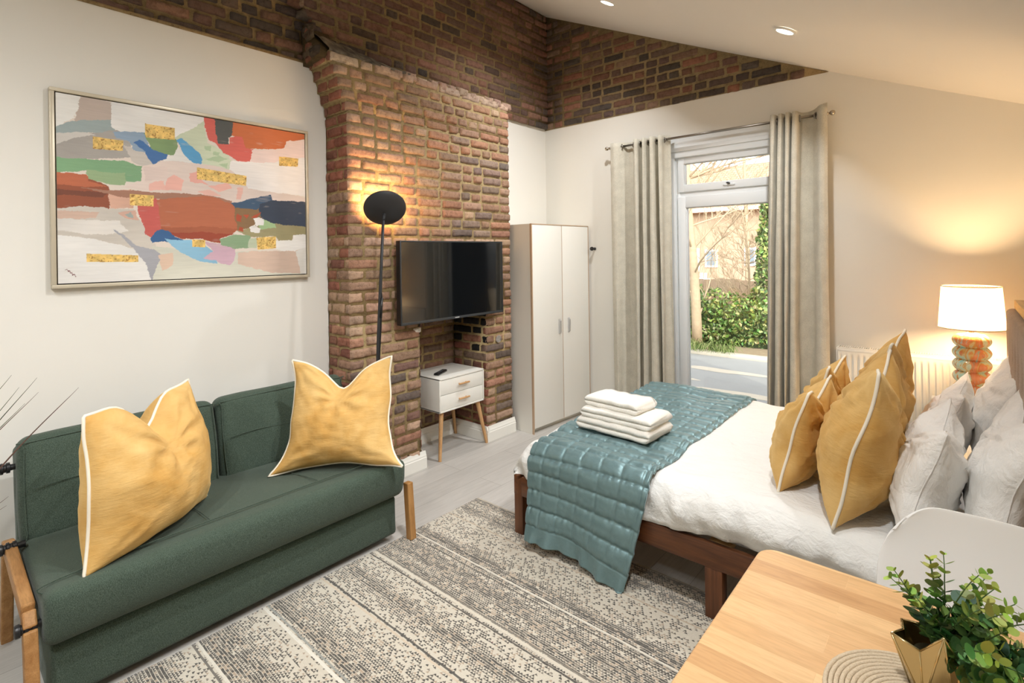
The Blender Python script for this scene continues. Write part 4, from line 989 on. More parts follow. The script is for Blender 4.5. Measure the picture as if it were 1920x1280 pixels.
# ------------------------------------------------------------------ radiator
def radiator():
    x0, x1, z0, z1 = -.652, .165, .255, .842; y0 = 4.082
    t = thing('radiator', 'white ribbed panel radiator under the wall behind the bed', 'radiator', ((x0 + x1) / 2, 4.14, 0))
    W = (x1 - x0) / 2; p = MB(); npit = 25
    def fn(u, v):
        x = -W + 2 * W * u; z = z0 + (z1 - .02 - z0) * v
        ph = (u * npit) % 1; tr = max(0, min(1, (abs(ph - .5) - .16) / .09))
        m_ = max(0, min(1, (min(v, 1 - v) - .055) / .03)); ed = 1 if .02 < u < .98 else 0
        return (x, y0 - 4.14 + .007 * (1 - tr) * m_ * ed, z)
    p.grid(npit * 12 + 1, 40, fn); p.build('front_panel', M['white_board'], t, smooth=True)
    b = MB(); b.rbox((-W, y0 - 4.14 + .014, z0), (W, .018, z1 - .03), .004); b.rbox((-W, y0 - 4.14 - .001, z1 - .03), (W, y0 - 4.14 + .012, z1 - .012), .004); b.rbox((-W - .006, y0 - 4.14, z0 + .01), (-W + .004, .02, z1 - .005), .002); b.rbox((W - .004, y0 - 4.14, z0 + .01), (W + .006, .02, z1 - .005), .002); b.build('casing', M['white_board'], t, angle=35)
    g_ = MB(); g_.box((-W, y0 - 4.14 + .001, z1 - .012), (W, y0 - 4.14 + .004, z1)); g_.box((-W, .016, z1 - .012), (W, .019, z1))
    for k in range(66):
        x = -W + .006 + k * (2 * W - .012) / 65; g_.box((x - .0022, y0 - 4.14 + .002, z1 - .01), (x + .0022, .018, z1 + .001))
    g_.build('top_grille', M['white_board'], t)
    for s in (-1, 1):
        q = MB(); q.tube([(s * (W + .02), -.02, 0), (s * (W + .02), -.02, z0 + .05)], .0075, 10); q.tube([(s * (W + .02), -.02, z0 + .05), (s * (W - .01), -.02, z0 + .05)], .009, 10); q.build('pipe', M['trim'], t, smooth=True)
    for s in (-1, 1):
        k = MB(); k.box((s * W * .7 - .02, .012, z0 + .05), (s * W * .7 + .02, .059, z1 - .1)); k.build('wall_bracket', M['white_board'], t)
radiator()
# ------------------------------------------------------------------ rug
def rug():
    x0, x1, y0, y1 = -2.276, -.42, .02, 2.268
    t = MB()
    nx, ny = 60, 70; vs = []
    W, H = x1 - x0, y1 - y0
    def fn(u, v):
        e = min(u * W, (1 - u) * W, v * H, (1 - v) * H)
        z = .002 + .009 * min(1, e / .008) + (N(u * 6, v * 7, 2) * .0012)
        wv = N(v * 9, u * 3, 6) * .003
        return (u * W + wv, -H + v * H + N(u * 14, 3.3, v) * .003, z)
    us = sorted(set([0, .003, .005] + [i / 50 for i in range(1, 50)] + [.995, .997, 1]))
    n = len(us); vs = [fn(u, v) for v in us for u in us]
    fs = [(j * n + i, j * n + i + 1, (j + 1) * n + i + 1, (j + 1) * n + i) for j in range(n - 1) for i in range(n - 1)]
    t.add(vs, fs)
    vb = [(0, -H, .001), (W, -H, .001), (W, 0, .001), (0, 0, .001)]; t.add(vb, [(3, 2, 1, 0)])
    r = thing('rug', 'cream and charcoal striped rug woven with small triangles between sofa and bed', 'rug', (x0, y1, 0))
    t.build('pile', M['rug'], r, smooth=True)
    f = MB(); rnd = random.Random(4)
    for k in range(330):
        x = .004 + (W - .008) * k / 329
        f.box((x - .0012, -.002, .001), (x + .0012, .010 + rnd.random() * .008, .004), M=Matrix.Translation((rnd.uniform(-.001, .001), 0, 0)))
    f.build('fringe', plain('rug_fringe', (206, 196, 178), .95), r)
rug()

# ------------------------------------------------------------------ soft shapes
def pillow_meshes(w, h, T, chop=0.0, chopw=.32, seed=0, pinch=.10, sag=.25, wr=1.0, n=46, ears=0.0, bend=0.0, flare=0.0):
    """returns (body MB, outline list). local: X width, Z up, Y thickness; z from 0 to h"""
    sd = seed * 13.7
    def base(u, v):
        pu, pv = abs(u), abs(v)
        x = w / 2 * u * (1 - pinch * (1 - pv ** 2) * 1.0 * (.4 + .6 * pu)); z = h / 2 * v * (1 - pinch * (1 - pu ** 2) * (.4 + .6 * pv))
        vv = (v + 1) / 2
        d = exp(-(u / chopw) ** 2)
        z -= chop * d * vv ** 2.2
        x *= 1 - .16 * (chop / .12) * vv ** 2 * (1 - .3 * pu) if chop else 1
        if v < -.55: x *= 1 + flare * ((-v - .55) / .45) ** 2 * pu
        if v < -.7: y_ = 1
        x += N(v * 2.2, sd, u) * .012; z += N(u * 2.4, sd + 5, v) * .010
        y = bend * (v * v) + N(u * 1.3, v * 1.3, sd) * .018 + ears * (pu * pv) ** 3
        return x, y, z + h / 2
    def thick(u, v):
        a = max(0, 1 - u ** 2); b = max(0, 1 - v ** 2)
        t = T / 2 * (a ** .52) * (b ** .52) * (1 + sag * -v)
        vv = (v + 1) / 2; d = exp(-(u / (chopw * .6)) ** 2)
        t *= 1 - .30 * min(1, chop / .12) * d * vv ** 3
        # creases running in from the corners and the dent
        r = 0
        for cu, cv in ((-1, -1), (1, -1), (-1, 1), (1, 1)):
            dx, dz = u - cu, v - cv; rr = sqrt(dx * dx + dz * dz) + 1e-6; an = atan2(dz, dx)
            r += sin(an * 11 + seed + N(u * 3, v * 3, sd) * 3) * exp(-((rr - .45) / .32) ** 2) * .0045
        if chop: r += sin(atan2(v - .55, u) * 9 + seed) * exp(-((sqrt(u * u + (v - .55) ** 2) - .35) / .22) ** 2) * .008
        r += N(u * 5, v * 7, sd + 2) * .006 + N(u * 13, v * 10, sd) * .0025
        return t + r * wr * (a * b) ** .4
    us = [sin(pi / 2 * (-1 + 2 * i / (n - 1))) * .55 + (-1 + 2 * i / (n - 1)) * .45 for i in range(n)]
    mb = MB(); idx = {}
    for side in (-1, 1):
        for j, v in enumerate(us):
            for i, u in enumerate(us):
                bd = i in (0, n - 1) or j in (0, n - 1)
                if bd and side == 1: idx[(1, i, j)] = idx[(-1, i, j)]; continue
                x, y, z = base(u, v)
                t = 0 if bd else thick(u, v) * (1 if side == -1 else (1 + .12 * N(u * 2, v * 2, sd + 9)))
                idx[(side, i, j)] = len(mb.v); mb.v.append((x, y + side * t, z)); mb.c.append((1, 1, 1, 1))
    for side in (-1, 1):
        for j in range(n - 1):
            for i in range(n - 1):
                f = (idx[(side, i, j)], idx[(side, i + 1, j)], idx[(side, i + 1, j + 1)], idx[(side, i, j + 1)])
                mb.f.append(f if side == -1 else f[::-1]); mb.mi.append(0)
    o = [(i, 0) for i in range(n)] + [(n - 1, j) for j in range(1, n)] + [(i, n - 1) for i in range(n - 2, -1, -1)] + [(0, j) for j in range(n - 2, 0, -1)]
    return mb, [mb.v[idx[(-1, i, j)]] for i, j in o]

def place(o, loc, yaw=0, tilt=0, roll=0):
    """tilt: leaning back (local +Y), yaw about Z: local -Y is the front"""
    o.location = loc
    o.rotation_euler = (Matrix.Rotation(yaw, 4, 'Z') @ Matrix.Rotation(-tilt, 4, 'X') @ Matrix.Rotation(roll, 4, 'Y')).to_euler()
    return o
def velvet_cushion(label, group, loc, yaw, tilt, roll=0, size=.55, T=.2, h=None, **kw):
    t = thing('cushion', label, 'cushion', group=group)
    mb, ol = pillow_meshes(size, h or size, T, **kw)
    mb.build('cover', M['velvet'], t, smooth=True)
    p = MB(); p.tube([Vector(q) for q in ol[::2]], .0058, 8, closed=True); p.build('piping', M['piping'], t, smooth=True)
    return place(t, loc, yaw, tilt, roll)
def white_pillow(label, loc, yaw, tilt, roll=0, w=.70, h=.46, T=.2, **kw):
    t = thing('pillow', label, 'pillow', group='white bed pillows')
    mb, ol = pillow_meshes(w, h, T, **kw)
    mb.build('pillowcase', M['pillow'], t, smooth=True)
    p = MB(); p.tube([Vector(q) for q in ol[::2]], .0022, 6, closed=True); p.build('seam', M['pillow'], t, smooth=True)
    return place(t, loc, yaw, tilt, roll)

# ------------------------------------------------------------------ sofa
def softbox(lo, hi, r, seg, puff=(0, 0, 0), sd=0, cuts=22, wr=.004):
    bm = bmesh.new(); bmesh.ops.create_cube(bm, size=1.0)
    L = [hi[i] - lo[i] for i in range(3)]
    for v in bm.verts: v.co = Vector([lo[i] + (v.co[i] + .5) * L[i] for i in range(3)])
    bmesh.ops.bevel(bm, geom=bm.edges[:], offset=r, segments=seg, affect='EDGES', profile=.5)
    for ax in range(3):
        k = int(L[ax] / (max(L) / cuts))
        for q in range(1, k):
            c = lo[ax] + L[ax] * q / k
            if lo[ax] + r < c < hi[ax] - r:
                co = [0, 0, 0]; co[ax] = c; no = [0, 0, 0]; no[ax] = 1
                bmesh.ops.bisect_plane(bm, geom=bm.verts[:] + bm.edges[:] + bm.faces[:], plane_co=co, plane_no=no)
    cen = [(lo[i] + hi[i]) / 2 for i in range(3)]
    for v in bm.verts:
        q = [(v.co[i] - cen[i]) / (L[i] / 2) for i in range(3)]
        d = [0, 0, 0]
        for i in range(3):
            o1, o2 = (i + 1) % 3, (i + 2) % 3
            if abs(q[i]) > .55:
                d[i] += math.copysign(1, q[i]) * puff[i] * (1 - q[o1] ** 2) * (1 - q[o2] ** 2)
        nz = wr * N(v.co.x * 6 + sd, v.co.y * 6, v.co.z * 6)
        v.co += Vector(d) + Vector((nz, nz * .6, nz))
    bm.verts.index_update()
    mb = MB(); mb.add([v.co.copy() for v in bm.verts], [[v.index for v in f.verts] for f in bm.faces]); bm.free(); return mb
def seam_line(pts, r=.0022):
    m_ = MB(); m_.tube(catmull(pts, 6), r, 6); return m_
def sofa():
    y0, y1 = .275, 1.690; xf, xb = -2.20, -2.90
    t = thing('sofa', 'dark green fabric sofa bed with oak legs under the abstract painting', 'sofa', (-2.55, (y0 + y1) / 2, 0))
    ox, oy = -2.55, (y0 + y1) / 2
    L = lambda p: (p[0] - ox, p[1] - oy, p[2])
    a, b = y0 - oy, y1 - oy; F, B = xf - ox, xb - ox
    # seat, its top dropping a little to the back; the front edge leans
    s = softbox((B + .02, a, .235), (F, b, .425), .035, 5, (.012, .006, .016), 1, 30)
    for i, v in enumerate(s.v):
        x, y, z = v
        q = (x - B) / (F - B)
        z2 = z + (q - .5) * .03
        if x > F - .12 and z < .33: x -= (.33 - z) * .30 * min(1, (x - F + .12) / .12)
        for yc in (-.2, .24):
            if z > .36: z2 -= .012 * exp(-((y - yc) / .05) ** 2 - ((x - B - .36) / .07) ** 2)
        s.v[i] = (x, y, z2)
    seat = s.build('seat_cushion', M['sofa'], t, smooth=True)
    q = seam_line([(F - .085, a + .004, .30), (F - .075, a + .012, .40), (F - .075, a + .05, .447), (F - .078, 0, .457), (F - .075, b - .05, .449), (F - .075, b - .012, .40)]); q.build('seam', M['sofa'], seat, smooth=True)
    q = seam_line([(F - .30, .24, .441), (F - .18, .25, .452), (F - .09, .26, .456)], .0018); q.build('seam', M['sofa'], seat, smooth=True)
    q = seam_line([(F - .30, -.2, .441), (F - .18, -.2, .452), (F - .09, -.2, .456)], .0018); q.build('seam', M['sofa'], seat, smooth=True)
    # storage drawer under the seat
    d = softbox((B + .12, a + .02, .035), (F - .075, b - .015, .235), .018, 3, (.008, 0, 0), 4, 26, .003)
    d.build('drawer_base', M['sofa'], t, smooth=True)
    # back rest frame and two loose back cushions, leaning
    R = Matrix.Translation((B + .10, 0, .36)) @ Matrix.Rotation(radians(-11), 4, 'Y')
    f = softbox((-.155, a + .005, -.14), (-.06, b - .005, .40), .025, 4, (.004, 0, 0), 5, 24, .002)
    f.v = [R @ Vector(v) for v in f.v]; f.build('backrest', M['sofa'], t, smooth=True)
    mid = (1.001 - oy)
    for k, (c, e) in enumerate(((a + .004, mid - .004), (mid + .004, b + .012))):
        f = softbox((-.062, c, .015), (.062, e, .435), .045, 6, (.016, .004, .006), 7 + k, 24, .004)
        f.v = [R @ Vector(v) for v in f.v]; o = f.build('back_cushion', M['sofa'], t, smooth=True)
        q = MB(); q.tube(catmull([R @ Vector((.066 + .0125, c + .04 + (e - c - .08) * i / 8, .235 + .006 * sin(i))) for i in range(9)], 4), .0016, 6); q.build('seam', M['sofa'], o, smooth=True)
        cc = [(.060, c + .05, .036), (.060, e - .05, .036), (.060, e - .018, .07), (.060, e - .018, .38), (.060, e - .05, .412), (.060, c + .05, .412), (.060, c + .018, .38), (.060, c + .018, .07)]
        q = MB(); q.tube([R @ Vector(p) for p in catmull(cc, 6, True)], .0022, 6, closed=True); q.build('seam', M['sofa'], o, smooth=True)
    # oak side frames: splayed front leg, back leg, flat stretcher between
    for side, ys in ((-1, a - .048), (1, b + .012)):
        w_ = .036
        fr_ = MB()
        def bar(p0, p1, wx, wz=None):
            p0, p1 = Vector(p0), Vector(p1); dr = (p1 - p0).normalized(); sx = Vector((0, 1, 0)); n_ = dr.cross(sx).normalized()
            vs = [p + sx * (s_ * w_ / 2 + w_ / 2) + n_ * (u * wx / 2) for p in (p0, p1) for s_, u in ((-1, -1), (1, -1), (1, 1), (-1, 1))]
            fr_.add(vs, [(0, 1, 2, 3), (7, 6, 5, 4), (0, 4, 5, 1), (1, 5, 6, 2), (2, 6, 7, 3), (3, 7, 4, 0)])
        if side < 0:
            pts = [(F - .0, ys, 0), (F - .055, ys, .33), (F - .085, ys, .372), (B + .16, ys, .415), (B + .10, ys, .40), (B + .02, ys, 0)]
            for i_, wd in ((0, .046), (1, .046), (2, .052), (3, .05), (4, .046)): bar(pts[i_], pts[i_ + 1], wd)
            o = fr_.build('side_frame', M['oak_x'], t)
            bv = o.modifiers.new('soft_edges', 'BEVEL'); bv.width = .006; bv.segments = 2
        else:
            bar((F + .0 - .012, ys, .011), (F - .035, ys, .30), .040); o = fr_.build('leg', M['oak_z'], t); bv = o.modifiers.new('soft_edges', 'BEVEL'); bv.width = .004; bv.segments = 2
            fr_ = MB(); bar((B + .04, ys, 0), (B + .09, ys, .30), .040); o = fr_.build('leg', M['oak_z'], t)
    for (x, z) in ((F - .06, .335), (B + .20, .43), (B + .03, .68)):
        k = MB(); Rr = Matrix.Translation((x, a - .045, z)) @ Matrix.Rotation(radians(-90), 4, 'X')
        k.lathe([(.006, -.022), (.019, -.02), (.0205, -.016), (.0205, -.008), (.016, -.006), (.016, 0), (.0215, .002), (.0215, .010), (.016, .012), (.016, .018), (.0205, .02), (.0205, .03), (.012, .032), (.012, .055)], 24, M=Rr)
        k.build('bolt', M['black_plastic'], t, angle=40)
sofa()
velvet_cushion('mustard velvet cushion standing on the sofa at the end near the spiky plant', 'mustard cushions on the sofa', (-2.40, .625, .432), radians(124), radians(5), radians(0), .56, .32, h=.535, chop=.12, chopw=.30, seed=1, sag=.25, pinch=.05, flare=.06, wr=1.5)
velvet_cushion('mustard velvet cushion leaning on the sofa back beside the brick chimney', 'mustard cushions on the sofa', (-2.36, 1.395, .432), radians(48), radians(17), radians(0), .56, .24, h=.545, chop=.11, chopw=.40, seed=2, sag=.3, pinch=.13, ears=-.05, flare=.14, wr=1.5)

# ------------------------------------------------------------------ bed
BX0, BX1, BY0, BY1 = -1.835, .155, 2.112, 3.70
def bed():
    t = thing('bed', 'double bed with dark stained wooden frame and buttoned taupe headboard', 'bed', ((BX0 + BX1) / 2, (BY0 + BY1) / 2, 0))
    ox, oy = (BX0 + BX1) / 2, (BY0 + BY1) / 2
    X0, X1, Y0, Y1 = BX0 - ox, BX1 - ox, BY0 - oy, BY1 - oy
    for (a, b) in ((Y0, Y0 + .028), (Y1 - .028, Y1)):
        r = MB(); r.rbox((X0 + .05, a, .215), (X1, b, .316), .004); r.build('side_rail', M['walnut_x'], t, angle=35)
    r = MB(); r.rbox((X0, Y0, .215), (X0 + .03, Y1, .318), .004); r.rbox((X0 + .028, Y0 + .04, .295), (X0 + .085, Y1 - .04, .312), .002); r.build('foot_rail', M['walnut_y'], t, angle=35)
    for (a, b) in ((Y0 + .03, Y0 + .055), (Y1 - .055, Y1 - .03)):
        r = MB(); r.rbox((X0 + .03, a, .23), (X1, b, .28), .002); r.build('ledger', M['walnut_x'], t)
    def leg(x0, x1, a, b, top):
        g_ = MB(); g_.rbox((x0, a, .011 if a < 0 else 0), (x1, b, top), .003); g_.build('leg', M['walnut_z'], t, angle=35)
    leg(X0 + .001, X0 + .058, Y0 + .001, Y0 + .058, .3); leg(X0 + .001, X0 + .058, Y1 - .058, Y1 - .001, .3)
    for (a, b) in ((Y0 + .002, Y0 + .06), (Y1 - .06, Y1 - .002)):
        leg(-.815 - ox, -.745 - ox, a, b, .216); leg(X1 - .06, X1, a, b, .3)
    for k in range(9):
        x = X0 + .20 + k * .205
        s_ = MB(); s_.rbox((x, Y0 + .03, .281), (x + .09, Y1 - .03, .300), .002); s_.build('slat', M['pine'], t)
    m_ = softbox((X0 + .055, Y0 + .045, .301), (X1 - .01, Y1 - .045, .485), .05, 4, (.004, .004, .004), 3, 24, .003); m_.build('mattress', M['sheet'], t, smooth=True)
    # headboard
    hb = MB(); h0, h1 = .33, 1.185
    hbm = softbox((X1 + .002, Y0 - .02, h0), (X1 + .082, Y1 - .04, h1), .022, 4, (.006, 0, 0), 8, 60, .001)
    btn = []
    for r_ in range(4):
        for c_ in range(9): btn.append((Y0 + .10 + c_ * .175 + (.0875 if r_ % 2 else 0), .50 + r_ * .17))
    for i, v in enumerate(hbm.v):
        x, y, z = v
        if x < X1 + .03:
            for (by, bz) in btn:
                d2 = (y - by) ** 2 + ((z - bz) * .6) ** 2
                if d2 < .01: x += .016 * exp(-d2 / .0009)
        hbm.v[i] = (x, y, z)
    hd = hbm.build('headboard', M['headboard'], t, smooth=True)
    for (by, bz) in btn:
        if by > Y1 - .08: continue
        k = MB(); k.lathe([(.011, 0), (.0105, .004), (.006, .007), (.001, .008)], 14, M=Matrix.Translation((X1 + .014, by, bz)) @ Matrix.Rotation(radians(-90), 4, 'Y'), capt=False); k.build('button', M['headboard'], hd, smooth=True)
    c = MB(); c.rbox((X1 + .03, Y0 - .02, 1.19), (X1 + .125, Y1 - .10, 1.232), .003); c.build('headboard_cap', M['gilt_wood'], t, angle=35)
    for q in (Y0 + .1, Y1 - .27):
        p = MB(); p.rbox((X1 + .083, q, 0), (X1 + .12, q + .07, 1.19), .002); p.build('headboard_post', M['walnut_z'], t)
bed()

# section across the bed, from far hem to near hem: list of (y, z)
def section(yn, yf, ztop, zn, zf, r):
    pts = [(yf, zf)]
    for i in range(9):
        a = pi / 2 * i / 8; pts.append((yf - r + r * cos(a), ztop - r + r * sin(a)))
    for i in range(1, 50): pts.append((yf - r + (yn + r - yf + r) * i / 50, ztop))
    for i in range(9):
        a = pi / 2 + pi / 2 * i / 8; pts.append((yn + r + r * cos(a), ztop - r + r * sin(a)))
    n = max(4, int((ztop - r - zn) / .018))
    for i in range(1, n + 1): pts.append((yn, ztop - r + (zn - ztop + r) * i / n))
    return pts
DZ = .512
def duvet_wave(x, y): return N(x * 2.2, y * 3.0, 4) * .016 + N(x * 7 + y * 2.5, y * 6, 1) * .009 - abs(N(x * 3.1 - y * 2.2, y * 2.4, 12)) * .012
def duvet():
    t = thing('duvet', 'crumpled white cotton duvet spread over the bed', 'duvet', (-1.0, 2.9, .31))
    sec = section(2.108, 3.705, DZ, .318, .34, .10)
    x0, x1 = BX0 - .012, -.20; nx = 130; m_ = len(sec); vs = []
    for i in range(nx):
        # denser towards the foot
        q = i / (nx - 1); x = x0 + (x1 - x0) * (q ** 1.5)
        e = x - x0; R = .15
        g_ = sqrt(max(0, 1 - (1 - min(1, e / R)) ** 2)) if e < R else 1
        dr = 1 if e >= R else e / R
        for j, (y, z) in enumerate(sec):
            near = max(0, min(1, (2.30 - y) / .19)); side = max(0, min(1, (DZ - z) / .1)) * (1 if y < 2.5 else .3)
            zb = .318
            zz_ = zb + (z - zb) * (.12 + .88 * g_)
            yy = y + (1 - dr) * .03 * (1 if y < 2.9 else -1)
            # folds: broad soft waves on top, tighter slanted drapes towards the hem
            wv = duvet_wave(x, y)
            dp = sin(x * 19 + y * 6 + N(x * 4, y * 4, 2) * 5) * .5 + N(x * 16 + y * 12, z * 8, 5) + (.22 - abs(N(x * 9 + y * 9 + z * 5, y * 3 - z * 4, 15))) * 1.5
            zz_ += wv * (1 - side) + dp * .011 * near * (1 - side)
            yy -= side * (.010 + dp * .020 + N(x * 5, z * 4, 8) * .020)
            hem = max(0, min(1, (.40 - z) / .07)) if y < 2.5 else 0
            zz_ += hem * (N(x * 3.1, 2.2, 7) * .022 + min(.03, max(0, (x + 1.02)) * .09)) - hem * .004; yy += hem * min(.028, max(0, (x + 1.02)) * .09)
            vs.append((x + 1.0 + N(x * 3, y * 3, 11) * .004, yy - 2.9, max(.3195, zz_) - .31))
    fs = [(i * m_ + j, (i + 1) * m_ + j, (i + 1) * m_ + j + 1, i * m_ + j + 1) for i in range(nx - 1) for j in range(m_ - 1)]
    b = MB(); b.add(vs, [f[::-1] for f in fs]); o = b.build('cover', M['cotton'], t, smooth=True)
    s = o.modifiers.new('thickness', 'SOLIDIFY'); s.thickness = .012; s.offset = -1
duvet()
def runner():
    t = thing('bed_runner', 'quilted teal satin bed runner hanging over the near side of the bed', 'bed runner', (-1.38, 2.9, 0))
    sec = section(2.070, 3.735, DZ + .018, .05, .40, .11)
    # arc length along section measured from near hem upward
    ln = [0]
    for (a, b), (c, d) in zip(sec, sec[1:]): ln.append(ln[-1] + sqrt((a - c) ** 2 + (b - d) ** 2))
    # resample finely
    N_ = 430; tot = ln[-1]; fine = []
    k = 0
    for i in range(N_):
        s = tot * i / (N_ - 1)
        while k < len(ln) - 2 and ln[k + 1] < s: k += 1
        f = (s - ln[k]) / max(1e-9, ln[k + 1] - ln[k]); fine.append((sec[k][0] + (sec[k + 1][0] - sec[k][0]) * f, sec[k][1] + (sec[k + 1][1] - sec[k][1]) * f, tot - s))
    nx = 130; vs = []; border = .075; cell_s, cell_x = .088, .1075
    m_ = N_
    for i in range(nx):
        u = i / (nx - 1)
        for j, (y, z, s) in enumerate(fine):
            hang = max(0, min(1, (.44 - z) / .40)) if y < 2.6 else 0
            xl = -1.70 - .075 * max(0, (y - 2.2) / 1.5); xr = -1.045 - .01 * max(0, (y - 2.2) / 1.5)
            xl += .012 * hang; xr -= .10 * hang
            x = xl + (xr - xl) * u
            xx = u * .65
            # normal of the section
            a, b = fine[max(0, j - 1)], fine[min(m_ - 1, j + 1)]; ty, tz = b[0] - a[0], b[1] - a[1]; q = sqrt(ty * ty + tz * tz) + 1e-9
            ny, nz = tz / q, -ty / q
            if nz < -.5: ny, nz = -ny, -nz
            if y < 2.25 and z < .45: ny, nz = -abs(ny), abs(nz)
            if y > 3.6 and z < .45: ny, nz = abs(ny), abs(nz)
            if border < s < tot - .02:
                top = 1 if z > .48 else 0
                q1 = (s - border) % cell_s; q1 = min(q1, cell_s - q1); q2 = (xx + .02) % cell_x; q2 = min(q2, cell_x - q2)
                p = (1 - exp(-q1 / .010)) * (1 - .45 * exp(-q2 / .006))
                d = .015 * p - .005 + N(xx * 55, s * 22, 5) * .007 * exp(-q1 / .02) * (1 - .4 * top)
                top = 1 if (z > .48) else 0
                d += (N(xx * 26, s * 60, 3) * .0030 + N(xx * 7, s * 34, 9) * .006) * (.3 + .3 * top)
            else:
                d = .001 + .009 * sin(xx * 52 + N(xx * 8, s * 6, 1) * 4) * (1 - s / border if s < border else 0) + N(xx * 30, s * 9, 4) * .002
            flare = hang ** 1.6 * (.045 + .018 * sin(u * 7 + 1))
            fold = hang * N(u * 3.5, z * 1.5, 6) * .022
            dz = -.05 * hang * u + hang * .015 * (1 - u) + hang * .02 * sin(u * pi)
            yy = y - flare - fold + ny * d; zz_ = z + dz + nz * d + duvet_wave(x, y) * max(0, min(1, (z - .44) / .07))
            if u > .9 and s > .55: zz_ -= .010 * ((u - .9) / .1) ** 2
            if u < .04 or u > .96: zz_ -= .004
            vs.append((x + N(s * 5, u * 3, 2) * .006 + 1.38, yy - 2.9, max(.016, zz_)))
    fs = [(i * m_ + j, (i + 1) * m_ + j, (i + 1) * m_ + j + 1, i * m_ + j + 1) for i in range(nx - 1) for j in range(m_ - 1)]
    b = MB(); b.add(vs, [f[::-1] for f in fs]); o = b.build('quilt', M['satin'], t, smooth=True)
    s = o.modifiers.new('thickness', 'SOLIDIFY'); s.thickness = .011; s.offset = -1
runner()

def towel(label, loc, rz, L, W, H, seed, layers=2):
    t = thing('towel', label, 'towel', loc, rz, 'folded towels on the bed runner')
    # folded strip seen from its long side: a spiral-free zig-zag section, fold towards -Y
    th = H / layers; prof = []
    c = MB(); nx = 34
    # closed outline in (y, z) with a groove between the layers at the front
    out = []
    for k in range(layers):
        z0 = k * th; r = th / 2 * .96
        for i in range(9):
            a = -pi / 2 + pi * i / 8; out.append((-W / 2 + r - r * cos(a) * 1.15, z0 + th / 2 + r * sin(a)))
    for i in range(1, 8): out.append((-W / 2 + W * i / 8, H + .004 * sin(i * pi / 8)))
    for i in range(7):
        a = pi / 2 - pi * i / 6; out.append((W / 2 - H / 2 + H / 2 * cos(a), H / 2 + H / 2 * sin(a)))
    for i in range(7, 0, -1): out.append((-W / 2 + W * i / 8, 0))
    n = len(out); vs = []
    for i in range(nx + 1):
        u = i / nx; x = -L / 2 + L * u; e = min(u, 1 - u) * L; k = min(1, sqrt(min(1, e / .018)) * .5 + .5) if e < .018 else 1
        sag = .006 * N(u * 4, seed, 2)
        for (y, z) in out:
            zc = H / 2
            vs.append((x + N(y * 9, z * 30, seed) * .008 * (1 if e < .05 else .3), y * (1 - (1 - k) * .08) + N(u * 6, z * 20, seed + 3) * .006, max(0, (zc + (z - zc) * k) + sag * (z / H) + N(u * 8, y * 9, seed + 6) * .004 * (z / H))))
    fs = [(i * n + j, (i + 1) * n + j, (i + 1) * n + (j + 1) % n, i * n + (j + 1) % n) for i in range(nx) for j in range(n)]
    fs += [tuple(range(n)), tuple(range((nx + 1) * n - 1, nx * n - 1, -1))]
    c.add(vs, fs); o = c.build('terry', M['towel'], t, smooth=True)
    return t
TZ = DZ + .034 + duvet_wave(-1.4, 2.53)
towel('white folded towel at the bottom of the stack on the teal runner', (-1.405, 2.53, TZ), radians(-3), .44, .27, .062, 1)
towel('white folded towel in the middle of the stack on the teal runner', (-1.395, 2.535, TZ + .0605), radians(-2), .42, .25, .056, 2)
towel('smaller white folded towel on top of the stack on the teal runner', (-1.43, 2.545, TZ + .1155), radians(-4), .33, .21, .058, 3)

# pillows and cushions at the head
PZ = DZ + .012
white_pillow('plain white pillow lying against the headboard at the window side', (.055, 3.23, PZ - .01), radians(-90), radians(14), 0, .66, .46, .18, seed=11, chop=.03)
white_pillow('plain white pillow against the headboard on the side near the dining table', (.04, 2.49, PZ - .01), radians(-90), radians(16), 0, .70, .46, .20, seed=12, chop=.05)
white_pillow('white pillow in front of another pillow on the window side of the bed', (-.13, 3.16, PZ - .01), radians(-92), radians(20), 0, .62, .38, .18, seed=13, chop=.06)
white_pillow('white pillow right behind the large mustard cushion nearest the dining table', (-.165, 2.455, PZ - .01), radians(-89), radians(17), 0, .60, .40, .22, seed=14, chop=.08, wr=1.6)
g4 = 'mustard cushions on the bed'
velvet_cushion('large mustard cushion behind the smaller ones on the window side of the bed', g4, (-.375, 3.06, PZ - .012), radians(-92), radians(13), 0, .58, .24, chop=.11, seed=5, pinch=.05, wr=1.4)
velvet_cushion('large mustard cushion at the near edge of the bed with its piping facing out', g4, (-.365, 2.425, PZ - .015), radians(-89), radians(13.5), 0, .585, .27, h=.575, chop=.11, seed=6, pinch=.05, wr=1.4)
velvet_cushion('smaller mustard cushion of the front pair on the window side of the bed', g4, (-.595, 3.01, PZ - .01), radians(-92), radians(15), 0, .44, .19, chop=.08, seed=7, pinch=.05, wr=1.4)
velvet_cushion('smaller mustard cushion of the front pair on the near side of the bed', g4, (-.585, 2.535, PZ - .01), radians(-92), radians(16), 0, .45, .20, h=.43, chop=.08, seed=8, pinch=.05, wr=1.4)
